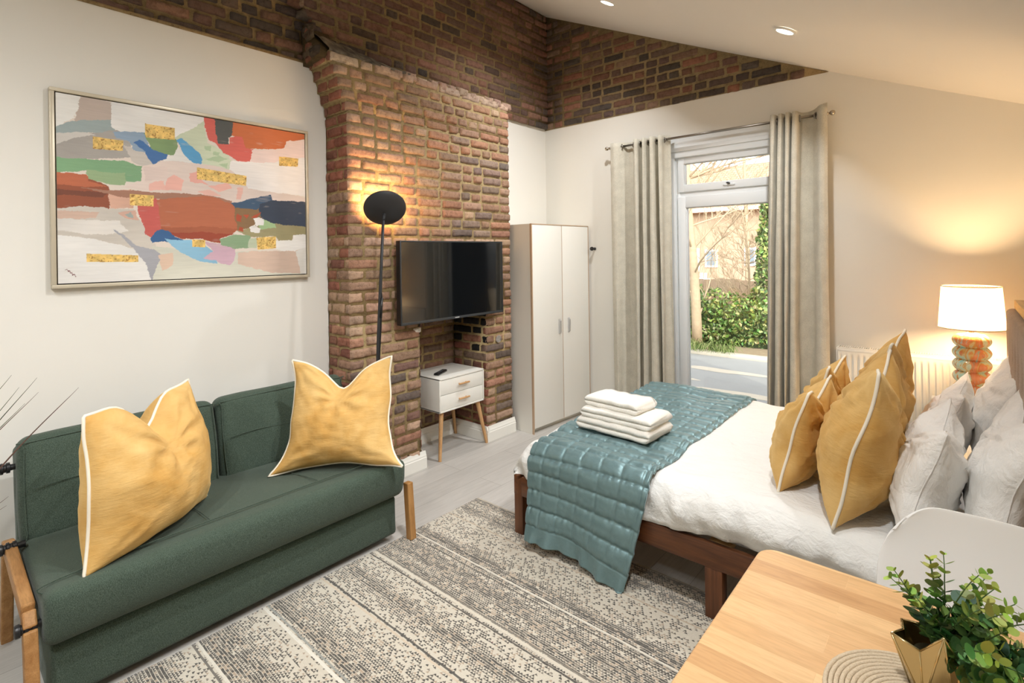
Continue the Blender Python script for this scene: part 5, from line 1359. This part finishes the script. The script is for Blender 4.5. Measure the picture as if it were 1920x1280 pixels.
# ------------------------------------------------------------------ bedside table and lamp
def bedside():
    t = thing('bedside_table', 'white bedside table holding the marbled lamp, mostly hidden behind the pillows', 'bedside table', (.03, 3.93, 0))
    b = MB(); b.rbox((-.19, -.17, .36), (.19, .14, .60), .004); b.build('body', M['white_board'], t, angle=35)
    d = MB(); d.rbox((-.17, -.178, .38), (.17, -.168, .58), .002); d.build('drawer', M['white_board'], t, angle=35)
    for sx in (-1, 1):
        for sy in (-1, 1):
            g_ = MB(); g_.tube([(sx * .15, -.015 + sy * .12, .361), (sx * .165, -.015 + sy * .135, 0)], [.016, .011], 12); g_.build('leg', M['beech'], t, angle=40)
bedside()
def table_lamp():
    t = thing('table_lamp', 'glowing lamp with marbled orange and aqua base and cream pleated shade', 'table lamp', (.025, 3.87, .601))
    pr = [(.03, 0), (.062, .0), (.070, .006)]; z = .008
    for k in range(6):
        h = .067; 
        for i in range(11):
            a = i / 10; r = .064 + .022 * sin(pi * a) ** .8; pr.append((r, z + h * a))
        z += h
    pr += [(.055, z + .004), (.02, z + .010), (.012, z + .012)]
    b = MB(); b.lathe(pr, 56); b.build('base', M['glaze'], t, smooth=True)
    n_ = MB(); n_.tube([(0, 0, z + .008), (0, 0, z + .06)], .012, 14); n_.build('socket', M['nickel'], t, smooth=True)
    zb, zt, rb, rt = .447, .678, .142, .127
    rip = lambda r, a, zz: r + .0022 * sin(a * 74 + sin(a * 9) * 2.0)
    s = MB(); k = 24
    s.lathe([(rb + (rt - rb) * i / k, zb + (zt - zb) * i / k) for i in range(k + 1)], 592, rfun=rip, capb=False, capt=False); sh = s.build('shade', M['shade'], t, smooth=True)
    for (r, zz) in ((rb + .001, zb), (rt + .001, zt)):
        c = MB(); c.tube([(r * cos(a * pi / 40), r * sin(a * pi / 40), zz) for a in range(80)], .0032, 8, closed=True); c.build('shade_trim', plain('shade_trim', (226, 210, 178), .8), sh, smooth=True)
    sp = MB()
    for a in range(3):
        q = a * 2 * pi / 3; sp.tube([(0, 0, z + .05), (rb * .98 * cos(q), rb * .98 * sin(q), zb + .004)], .0018, 6)
    sp.build('shade_carrier', M['nickel'], t)
    # the glass of the bulb glows; the lamp inside it lights the shade
    bl = MB(); bl.lathe([(.012, z + .06), (.014, z + .07), (.036, z + .095), (.042, z + .122), (.036, z + .148), (.020, z + .162), (.001, z + .166)], 24, capt=False); bl.build('bulb', M['bulb'], t, smooth=True)
table_lamp()

# ------------------------------------------------------------------ dining table, chair
TT = .72
def dining_table():
    x0, x1, y0, y1 = -.412, .285, .33, 1.472
    t = thing('dining_table', 'light rubberwood dining table with rounded corners in front of the bed', 'table', ((x0 + x1) / 2, (y0 + y1) / 2, 0))
    a, b, c, d = -(x1 - x0) / 2, (x1 - x0) / 2, -(y1 - y0) / 2, (y1 - y0) / 2
    r = .045; poly = []
    for (cx, cy, s) in ((b - r, d - r, 0), (a + r, d - r, 1), (a + r, c + r, 2), (b - r, c + r, 3)):
        for i in range(9):
            q = pi / 2 * s + pi / 2 * i / 8; poly.append((cx + r * cos(q), cy + r * sin(q)))
    bm = bmesh.new()
    vs = [bm.verts.new((x, y, TT - .028)) for x, y in poly]; f = bm.faces.new(vs)
    e = bmesh.ops.extrude_face_region(bm, geom=[f]); bmesh.ops.translate(bm, vec=(0, 0, .028), verts=[v for v in e['geom'] if isinstance(v, bmesh.types.BMVert)])
    bmesh.ops.recalc_face_normals(bm, faces=bm.faces[:])
    ed = [x for x in bm.edges if abs(x.verts[0].co.z - x.verts[1].co.z) < 1e-6]
    bmesh.ops.bevel(bm, geom=ed, offset=.006, segments=3, affect='EDGES', profile=.5)
    me = bpy.data.meshes.new('table_top'); bm.to_mesh(me); bm.free()
    o = link('table_top', me, M['butcher'], t); me.polygons.foreach_set('use_smooth', [True] * len(me.polygons)); me.set_sharp_from_angle(angle=radians(40))
    p = MB(); p.rbox((a + .07, c + .07, TT - .10), (b - .07, c + .09, TT - .028), .002); p.rbox((a + .07, d - .09, TT - .10), (b - .07, d - .07, TT - .028), .002); p.rbox((a + .07, c + .09, TT - .10), (a + .09, d - .09, TT - .028), .002); p.rbox((b - .09, c + .09, TT - .10), (b - .07, d - .09, TT - .028), .002)
    p.build('apron', M['beech'], t)
    for sx, sy in ((a + .08, c + .08), (b - .08, c + .08), (a + .08, d - .08), (b - .08, d - .08)):
        g_ = MB(); g_.rbox((sx - .025, sy - .025, 0), (sx + .025, sy + .025, TT - .029), .004); g_.build('leg', M['beech'], t, angle=35)
dining_table()
def chair():
    t = thing('dining_chair', 'white moulded plastic chair pushed in at the wooden table', 'chair', (.035, 1.585, 0), radians(180))
    # local +Y is the front of the chair; spine from front lip to top of back
    sp = catmull([(0, .235, .405), (0, .20, .432), (0, .10, .425), (0, 0, .418), (0, -.10, .420), (0, -.175, .452), (0, -.212, .52), (0, -.238, .62), (0, -.257, .70), (0, -.270, .783)], 6)
    n = len(sp); ny = 33
    def fn(u, v):
        k = v * (n - 1); i = min(n - 2, int(k)); p = sp[i].lerp(sp[i + 1], k - i)
        s = 2 * u - 1; back = max(0, min(1, (p.z - .44) / .1)) if p.y < -.1 else 0
        w = .225 + .008 * sin(pi * v)
        if v > .72: w *= 1 - ((v - .72) / .28) ** 3 * .16
        if v < .08: w *= (1 - ((.08 - v) / .08) ** 2.2 * .25)
        x = w * s; c = abs(s) ** 2.6
        y = p.y; z = p.z
        if v > .72: z -= .075 * ((v - .72) / .28) * max(0, (abs(s) - .45) / .55) ** 2.4
        y += back * (.040 * c) ; z += (1 - back) * .055 * abs(s) ** 3
        if v < .1: z -= .012 * s * s * (1 - v / .1)
        return (x, y, z)
    m_ = MB(); m_.grid(ny, 60, fn); o = m_.build('shell', M['white_plastic'], t, smooth=True)
    s = o.modifiers.new('thickness', 'SOLIDIFY'); s.thickness = .006; s.offset = 0
    b = o.modifiers.new('round', 'BEVEL'); b.width = .002; b.segments = 2
    for sx in (-1, 1):
        for (ya, yb_) in ((.10, .20), (-.10, -.20)):
            g_ = MB(); g_.tube([(sx * .12, ya, .414), (sx * .205, yb_, 0)], [.017, .011], 14); g_.build('leg', M['beech'], t, smooth=True)
    w_ = MB(); w_.tube([(.165, .155, .20), (-.165, -.155, .20)], .004, 8); w_.tube([(-.165, .155, .20), (.165, -.155, .20)], .004, 8); w_.tube([(-.12, .1, .405), (.12, .1, .405)], .006, 8); w_.tube([(-.12, -.1, .405), (.12, -.1, .405)], .006, 8); w_.build('brace', M['black_metal'], t, smooth=True)
chair()

# ------------------------------------------------------------------ placemat, gold planter
def placemat():
    t = thing('placemat', 'round coiled jute placemat under the golden plant pot', 'placemat', (-.06, 1.095, TT))
    m_ = MB(); R = .148; turns = 17; pts = []; n = turns * 44
    for i in range(n + 1):
        q = i / n; r = .004 + (R - .008) * q; a = q * turns * 2 * pi; pts.append((r * cos(a), r * sin(a), .0042))
    m_.tube(pts, .0043, 7); m_.build('coil', M['coil'], t, smooth=True)
placemat()
def planter():
    px, py, z0 = -.046, 1.154, TT + .0085
    t = thing('plant_pot', 'golden faceted star-shaped pot holding small green leaves on the table', 'plant pot', (px, py, z0), radians(210.3))
    m_ = MB(); k = 5; rb = .036; rt_ = .067; H = .10; HT = (.098, .140, .100, .086, .084)
    base = [(rb * cos(2 * pi * i / k + pi / k), rb * sin(2 * pi * i / k + pi / k), 0) for i in range(k)]
    tips = [(rt_ * cos(2 * pi * i / k), rt_ * sin(2 * pi * i / k), HT[i]) for i in range(k)]
    notch = [(rt_ * .68 * cos(2 * pi * i / k + pi / k), rt_ * .68 * sin(2 * pi * i / k + pi / k), H * .90) for i in range(k)]
    vs = base + tips + notch; fs = [tuple(range(k - 1, -1, -1))]
    for i in range(k):
        j = (i + 1) % k
        fs += [(i, 2 * k + i, k + i), (i - 1 if i else k - 1, i, k + i), (i - 1 if i else k - 1, k + i, 2 * k + (i - 1 if i else k - 1))]
    m_.add(vs, fs)
    o = m_.build('pot', M['gold'], t)
    s = o.modifiers.new('wall', 'SOLIDIFY'); s.thickness = .003; s.offset = -1
    e = MB()
    for i in range(k):
        for a, b in ((tips[i], notch[i]), (tips[i], notch[i - 1]), (tips[i], base[i]), (tips[i], base[i - 1]), (notch[i], base[i])):
            e.tube([a, b], .0016, 6)
    e.build('rim_edges', M['gold'], t, smooth=True)
    MB().lathe([(.001, .066), (.030, .067)], 20, capt=False).build('soil', plain('pot_moss', (66, 62, 40), .95), t)
    rnd = random.Random(5)
    def leaf(mb, p, d, up, L, W, col):
        d = d.normalized(); s = d.cross(up)
        if s.length < .01: s = d.orthogonal()
        s.normalize(); nrm = s.cross(d)
        vs = []; prof = [(0, .12), (.2, .75), (.45, 1), (.7, .92), (.9, .5), (1.0, .08)]
        for (a, w) in prof:
            cup = .18 * L * sin(a * pi)
            for q in (-1, 0, 1): vs.append(p + d * (a * L) + s * (q * w * W / 2) + nrm * (cup * (.0 if q else -.35)))
        fs = []
        for i in range(len(prof) - 1):
            for q in range(2): fs.append((i * 3 + q, i * 3 + q + 1, (i + 1) * 3 + q + 1, (i + 1) * 3 + q))
        mb.add(vs, fs, 0, col)
    pl = thing('potted_plant', 'small green leafy sprigs growing out of the golden pot', 'plant', (px + .016, py - .004, z0 + .067))
    st = MB(); lf = MB()
    for k_ in range(46):
        az = radians(rnd.uniform(-62, 120)); out = rnd.uniform(.35, 1.9); Ln = rnd.uniform(.10, .18)
        if k_ < 8: az = radians([165, 120, 150, 70, 175, 60, 100, 30][k_]); out = [.75, .45, .6, .5, .5, .75, .3, .9][k_]; Ln = [.14, .155, .13, .165, .11, .165, .16, .17][k_]
        p = Vector((rnd.uniform(-.024, .020), rnd.uniform(-.020, .022), 0)); d = Vector((cos(az) * out * .75, sin(az) * out * .75, 1)).normalized()
        pts = [p.copy()]; ns = 11
        for i in range(ns):
            d = (d + Vector((cos(az) * .05 * out, sin(az) * .05 * out, -.055 * out)) + Vector([rnd.uniform(-.07, .07) for _ in range(3)])).normalized()
            p = p + d * Ln / ns; pts.append(p.copy())
        st.tube(pts, [.0016 - .0008 * i / ns for i in range(ns + 1)], 5)
        for i in range(2, ns + 1):
            a0 = rnd.uniform(0, pi)
            for sgn in (0, 1):
                t_ = (pts[i] - pts[i - 1]).normalized(); x = t_.orthogonal().normalized(); x = Matrix.Rotation(a0 + sgn * pi, 3, t_) @ x
                size = (.013 + .014 * rnd.random()) * (1 - .45 * (i / ns) ** 2); g_ = i / ns
                base_c = [lin((70, 112, 66)), lin((96, 138, 76)), lin((122, 156, 82)), lin((90, 130, 104))][min(3, int(rnd.random() * 3.2))]
                if g_ > .8: base_c = lin((158, 184, 88))
                leaf(lf, pts[i], (x * .9 + t_ * .6), t_, size * 1.25, size, tuple(v * rnd.uniform(.75, 1.2) for v in base_c[:3]) + (1,))
    st.build('stems', plain('plant_stem', (84, 110, 66), .6), pl, smooth=True)
    lf.build('foliage', M['leafcol'], pl, smooth=True, colors=True)
planter()

# ------------------------------------------------------------------ spiky grass plant beyond the sofa end
def grass_plant():
    bx, by = -2.60, -.10
    t = thing('potted_grass', 'tall spiky grass plant at the end of the green sofa, only blade tips showing', 'plant', (bx, by, 0))
    p = MB(); p.lathe([(.001, 0), (.10, 0), (.115, .02), (.13, .24), (.135, .25), (.125, .25), (.12, .22), (.001, .22)], 40, capt=False); p.build('pot', plain('grey_planter', (120, 122, 120), .7), t, angle=40)
    rnd = random.Random(9); b = MB()
    def blade(tip, w, sag):
        p0 = Vector((rnd.uniform(-.05, .05), rnd.uniform(-.05, .05), .22)); tip = Vector(tip)
        mid = (p0 + tip) / 2 + Vector((0, -.10 * sag, .22 * sag)); pts = catmull([p0, mid, tip], 9)
        n = len(pts); vs = []
        for i, q in enumerate(pts):
            tt = (pts[min(i + 1, n - 1)] - pts[max(i - 1, 0)]).normalized(); s = tt.cross(Vector((.9, -.3, .2))).normalized(); ww = w * (1 - (i / (n - 1)) ** 1.6) + .0004
            vs += [q - s * ww, q + Vector((ww * .5, 0, 0)), q + s * ww]
        fs = []
        for i in range(n - 1): fs += [(i * 3, i * 3 + 1, i * 3 + 4, i * 3 + 3), (i * 3 + 1, i * 3 + 2, i * 3 + 5, i * 3 + 4)]
        c = rnd.choice([lin((58, 70, 34)), lin((74, 84, 40)), lin((46, 58, 32)), lin((84, 60, 50))]); b.add(vs, fs, 0, c)
    # the blades the picture shows reach past the sofa's end
    for (y, z, w) in ((.244, 1.087, .0035), (.313, 1.064, .003), (.315, 1.011, .003), (.434, 1.002, .004), (.280, .975, .003), (.262, 1.041, .003), (.225, .63, .003), (.23, .66, .003)):
        blade((0 + rnd.uniform(-.02, .02), y - by, z), w, .35)
    for k in range(40):
        a = rnd.uniform(0, 2 * pi); r = rnd.uniform(.1, .33)
        blade((r * cos(a), min(.29, r * sin(a)), rnd.uniform(.7, 1.12)), .0035, rnd.uniform(.1, .5))
    b.build('leaves', M['leafcol'], t, smooth=True, colors=True)
grass_plant()

# ------------------------------------------------------------------ the garden outside
GZ = -.03
g_ = MB(); g_.box((-9, YB + .3, GZ - .2), (6, 7.75, GZ)); S('patio_ground', g_, M['patio'])
g_ = MB(); g_.box((-16, 7.75, GZ - .2), (10, 30, GZ - .01)); S('garden_ground', g_, M['soil'])
k = MB(); k.rbox((-9, 7.62, GZ - .02), (6, 7.80, GZ + .05), .02); S('patio_kerb', k, M['patch'], angle=35)
def blob(x, y, rx, ry, seed, name):
    b = MB(); vs = [(0, 0, .004)]
    for i in range(28):
        a = 2 * pi * i / 28; q = 1 + .35 * N(cos(a) * 1.5 + seed, sin(a) * 1.5); vs.append((rx * q * cos(a), ry * q * sin(a), .002))
    b.add(vs, [(0, 1 + i, 1 + (i + 1) % 28) for i in range(28)]); o = b.build(name, M['patch']); o.location = (x, y, GZ); o['kind'] = 'structure'
blob(-2.35, 6.75, .55, .10, 1, 'patio_patch'); blob(-1.75, 5.75, .55, .10, 4, 'patio_patch'); blob(-2.6, 6.1, .22, .05, 7, 'patio_patch')

def leaves_mesh(mb, pts, size, cols, rnd, out=None):
    for i, p in enumerate(pts):
        d = Vector((rnd.uniform(-1, 1), rnd.uniform(-1.2, .4), rnd.uniform(-.7, .7))).normalized(); s = d.orthogonal().normalized(); s = Matrix.Rotation(rnd.uniform(0, 6.28), 3, d) @ s; t_ = d.cross(s)
        L = size * rnd.uniform(.6, 1.3); W = L * .62; c = rnd.choice(cols); c = tuple(v * rnd.uniform(.7, 1.25) for v in c[:3]) + (1,)
        mb.add([p - t_ * L * .5, p + s * W * .5 - d * L * .08, p + t_ * L * .5, p - s * W * .5 - d * L * .08], [(0, 1, 2), (0, 2, 3)], 0, c)
GREENS = [lin((96, 118, 58)), lin((120, 142, 72)), lin((78, 98, 48)), lin((142, 160, 92)), lin((164, 172, 112))]
rnd = random.Random(21)
def hedge():
    t = thing('ivy_hedge', 'low leafy ivy hedge along the far side of the patio', 'hedge', (-3.0, 8.95, GZ))
    h = lambda x: .78 + .16 * N(x * .9, 3.1) + .08 * N(x * 3, 1.1) - .10 * max(0, min(1, (x + 3.2)))
    c = MB(); vs = []; n = 60
    for i in range(n):
        x = -6 + 10 * i / (n - 1); z = h(x - 3) * .86
        for (y, q) in ((-.28, 0), (-.34, .4), (-.25, .8), (.1, 1.0), (.5, .9), (.6, 0)): vs.append((x, y + .05 * N(x * 4, q * 3), z * q))
    c.add(vs, [(i * 6 + j, (i + 1) * 6 + j, (i + 1) * 6 + j + 1, i * 6 + j + 1) for i in range(n - 1) for j in range(5)]); c.build('twigs', M['leaf_dark'], t)
    l = MB(); pts = []
    for _ in range(9000):
        x = rnd.uniform(-4.5, 3.2) ; q = rnd.random(); z = h(x - 3)
        y = -.36 + .10 * N(x * 3, q * 4, 2) - .05 * rnd.random() if q < .75 else -.3 + rnd.random() * .7
        pts.append(Vector((x, y + (.1 if q < .05 else 0), z * (q / .75 if q < .75 else rnd.uniform(.92, 1.12)))))
    leaves_mesh(l, pts, .075, GREENS, rnd); l.build('leaves', M['leafcol'], t, colors=True)
hedge()
def branchy(name, label, cat, x, y, H, r, seed, lean=(0, 0), start=.3, nb=26, grp=None, spread=1.0):
    rr_ = random.Random(seed); t = thing(name, label, cat, (x, y, GZ - .01), group=grp)
    tr = MB(); pts = [Vector((0, 0, 0))]; d = Vector((lean[0], lean[1], 1)).normalized(); n = 16
    for i in range(n):
        d = (d + Vector((rr_.uniform(-.05, .05), rr_.uniform(-.05, .05), .02))).normalized(); pts.append(pts[-1] + d * H / n)
    tr.tube(pts, [r * (1 - .72 * i / n) for i in range(n + 1)], 10); tr.build('trunk', M['bark'], t, smooth=True)
    br = MB()
    def grow(p, d, L, rad, depth):
        m_ = 7; q = [p.copy()]
        for i in range(m_):
            d = (d + Vector((rr_.uniform(-.16, .16), rr_.uniform(-.16, .16), rr_.uniform(-.10, .14)))).normalized(); q.append(q[-1] + d * L / m_)
        br.tube(q, [max(.003, rad * (1 - .7 * i / m_)) for i in range(m_ + 1)], 5, cap=False)
        if depth:
            for _ in range(3 + depth):
                i = rr_.randint(2, m_); dd = (d + Vector((rr_.uniform(-.9, .9), rr_.uniform(-.9, .9), rr_.uniform(-.4, .8)))).normalized(); grow(q[i], dd, L * rr_.uniform(.35, .6), rad * .5, depth - 1)
    for k_ in range(nb):
        i = rr_.randint(int(n * start), n - 1); a = rr_.uniform(0, 2 * pi)
        grow(pts[i], Vector((cos(a) * spread, sin(a) * .7 * spread, rr_.uniform(.2, 1.0))).normalized(), min(1.5, H * rr_.uniform(.16, .34)), r * .2, 2)
    br.build('branches', M['bark'], t, smooth=True)
branchy('bare_tree', 'bare tree with a pale straight trunk seen through the door glass', 'tree', -3.30, 8.40, 6.2, .085, 3, (0, 0), .10, 44)
branchy('bare_shrub', 'leafless spreading shrub between the pale tree trunk and the ivy', 'shrub', -2.95, 9.75, 2.3, .03, 8, (.12, 0), .08, 60, spread=1.6)
branchy('bare_tree', 'thin bare tree rising beyond the garden fence', 'tree', -3.55, 11.9, 5.2, .06, 14, (.02, 0), .3, 34)
def ivy_tree():
    t = thing('ivy_tree', 'tall conical tree thick with ivy beside the curtain', 'tree', (-2.30, 9.15, GZ))
    tr = MB(); tr.tube([(0, 0, 0), (.02, 0, 1.2), (0, 0, 2.3)], [.10, .08, .03], 10); tr.build('trunk', M['bark'], t, smooth=True)
    l = MB(); pts = []
    for _ in range(5200):
        z = 2.42 * rnd.random() ** .8; a = rnd.uniform(0, 2 * pi); r = (.50 - .145 * z) * (.55 + .45 * rnd.random()) * (1 + .35 * N(z * 2.4, a, 3)) 
        pts.append(Vector((r * cos(a), r * sin(a), z + .05)))
    leaves_mesh(l, pts, .075, GREENS, rnd); l.build('foliage', M['leafcol'], t, colors=True)
ivy_tree()
def tuft():
    t = thing('grass_tuft', 'clump of long grass spilling onto the patio beside the tree', 'grass', (-2.95, 7.75, GZ), group=None)
    b = MB(); r2 = random.Random(3)
    for _ in range(420):
        p = Vector((r2.uniform(-.95, .35), r2.uniform(-.10, .35), 0)); a = r2.uniform(-2.4, -.5); L = r2.uniform(.14, .36); q = catmull([p, p + Vector((cos(a) * L * .3, sin(a) * L * .3, L * .55)), p + Vector((cos(a) * L * .9, sin(a) * L * .9, L * .25))], 4)
        c = r2.choice(GREENS); s = Vector((-sin(a), cos(a), 0)); vs = []
        for i, z in enumerate(q): w = .005 * (1 - i / len(q)) + .0008; vs += [z - s * w, z + s * w]
        b.add(vs, [(i * 2, i * 2 + 1, i * 2 + 3, i * 2 + 2) for i in range(len(q) - 1)], 0, c)
    b.build('blades', M['leafcol'], t, colors=True)
tuft()
def garden_fence():
    t = thing('garden_fence', 'weathered brown wooden fence behind the bare shrub', 'fence', (-4.4, 11.2, GZ))
    b = MB(); r2 = random.Random(2)
    for k_ in range(44):
        x = -3.3 + k_ * .15; b.box((x, 0, 0), (x + .14, .02, .92 + r2.uniform(-.03, .03)))
    b.build('boards', M['fencewood'], t)
    p = MB(); p.box((-3.3, .02, .2), (3.3, .06, .28)); p.box((-3.3, .02, .72), (3.3, .06, .80)); p.build('rail', M['fencewood'], t)
garden_fence()
def house():
    y = 18.0; t = thing('brick_house', 'brick house with a terracotta tiled roof beyond the garden', 'house', (-6.5, y, GZ))
    w_ = MB(); w_.box((-8, 0, 0), (9, 6, 2.95)); w_.build('wall', M['housebrick'], t)
    r = MB(); r.add([(-8.4, -.35, 2.90), (9.4, -.35, 2.90), (9.4, 2.6, 4.72), (-8.4, 2.6, 4.72), (-8.4, 6, 2.9), (9.4, 6, 2.9), (-8.4, -.35, 2.8), (9.4, -.35, 2.8)], [(0, 1, 2, 3), (3, 2, 5, 4), (6, 7, 1, 0)]); r.build('roof', M['rooftile'], t)
    g2 = MB(); g2.box((-8.4, -.42, 2.82), (9.4, -.34, 2.94)); g2.build('gutter', M['upvc'], t)
    for (x, a, b, wd) in ((-.25, .95, 1.55, .42), (1.05, 1.0, 1.6, .36), (2.9, .9, 1.7, .6), (-2.6, .9, 1.7, .6)):
        f = MB(); f.box((x, -.05, a), (x + wd, .02, b)); o = f.build('window', M['upvc'], t)
        gl = MB(); gl.box((x + .06, -.055, a + .06), (x + wd - .06, -.045, b - .06)); gl.build('pane', plain('far_window_glass', (120, 132, 142), .15), o)
    d = MB(); d.box((-.85, -.04, 0), (-.45, .02, 1.6)); d.build('door', M['upvc'], t)
    s = MB()
    for k_ in range(9): s.box((-.35 + k_ * .11, -2.2, 0), (-.28 + k_ * .11, -2.17, .85))
    s.box((-.4, -2.16, .6), (.7, -2.13, .68)); s.box((-.4, -2.16, .2), (.7, -2.13, .28)); s.build('picket_screen', M['upvc'], t)
house()

# ------------------------------------------------------------------ light, camera, view
wd = bpy.data.worlds.new('sky'); SC.world = wd; wd.use_nodes = True
nt = wd.node_tree; nt.nodes.clear()
sk = nt.nodes.new('ShaderNodeTexSky'); sk.sky_type = 'NISHITA'; sk.sun_disc = False; sk.sun_elevation = radians(32); sk.sun_rotation = radians(150); sk.dust_density = 3.0; sk.air_density = 1.0
hs = nt.nodes.new('ShaderNodeHueSaturation'); hs.inputs['Saturation'].default_value = .10
bg = nt.nodes.new('ShaderNodeBackground'); bg.inputs[1].default_value = .62
wo = nt.nodes.new('ShaderNodeOutputWorld')
nt.links.new(sk.outputs[0], hs.inputs['Color']); nt.links.new(hs.outputs[0], bg.inputs[0]); nt.links.new(bg.outputs[0], wo.inputs[0])
sl = bpy.data.lights.new('sun', 'SUN'); sl.energy = 1.5; sl.angle = radians(1.0); sl.color = (1, .93, .80)
so = bpy.data.objects.new('sun', sl); COL.objects.link(so); so.rotation_euler = Vector((-.75, .62, -.62)).to_track_quat('-Z', 'Y').to_euler(); so.location = (5, -5, 8)
po = bpy.data.lights.new('door_daylight', 'AREA'); po.shape = 'RECTANGLE'; po.size = .8; po.size_y = 2.1; po.energy = 1; po.cycles.is_portal = True
pb = bpy.data.objects.new('door_daylight', po); COL.objects.link(pb); pb.location = (-1.35, YB + .12, 1.2); pb.rotation_euler = (radians(-90), 0, 0)

f_px, yaw, roll = 981.4, radians(40.83), radians(-.825)
fw = Vector((-sin(yaw), cos(yaw), 0)); r0 = Vector((cos(yaw), sin(yaw), 0)); u0 = Vector((0, 0, 1))
rt = r0 * cos(roll) + u0 * sin(roll); up = -r0 * sin(roll) + u0 * cos(roll)
cd = bpy.data.cameras.new('camera'); cd.sensor_width = 36; cd.sensor_fit = 'HORIZONTAL'; cd.lens = 36 * f_px / 1920; cd.shift_y = (474.4 - 640) / 1920; cd.clip_start = .02; cd.clip_end = 200
co_ = bpy.data.objects.new('camera', cd); COL.objects.link(co_)
co_.matrix_world = Matrix(((rt.x, up.x, -fw.x, 0), (rt.y, up.y, -fw.y, 0), (rt.z, up.z, -fw.z, 1.5), (0, 0, 0, 1)))
SC.camera = co_
SC.view_settings.view_transform = 'Standard'; SC.view_settings.look = 'None'; SC.view_settings.gamma = 1.0; SC.view_settings.exposure = 0.0; SC.view_settings.use_curve_mapping = False
cy = SC.cycles; cy.max_bounces = 8; cy.diffuse_bounces = 5; cy.glossy_bounces = 3; cy.transmission_bounces = 4; cy.transparent_max_bounces = 8; cy.caustics_reflective = False; cy.caustics_refractive = False; cy.sample_clamp_indirect = 4.0; cy.use_denoising = True; cy.use_adaptive_sampling = True; cy.adaptive_threshold = .02
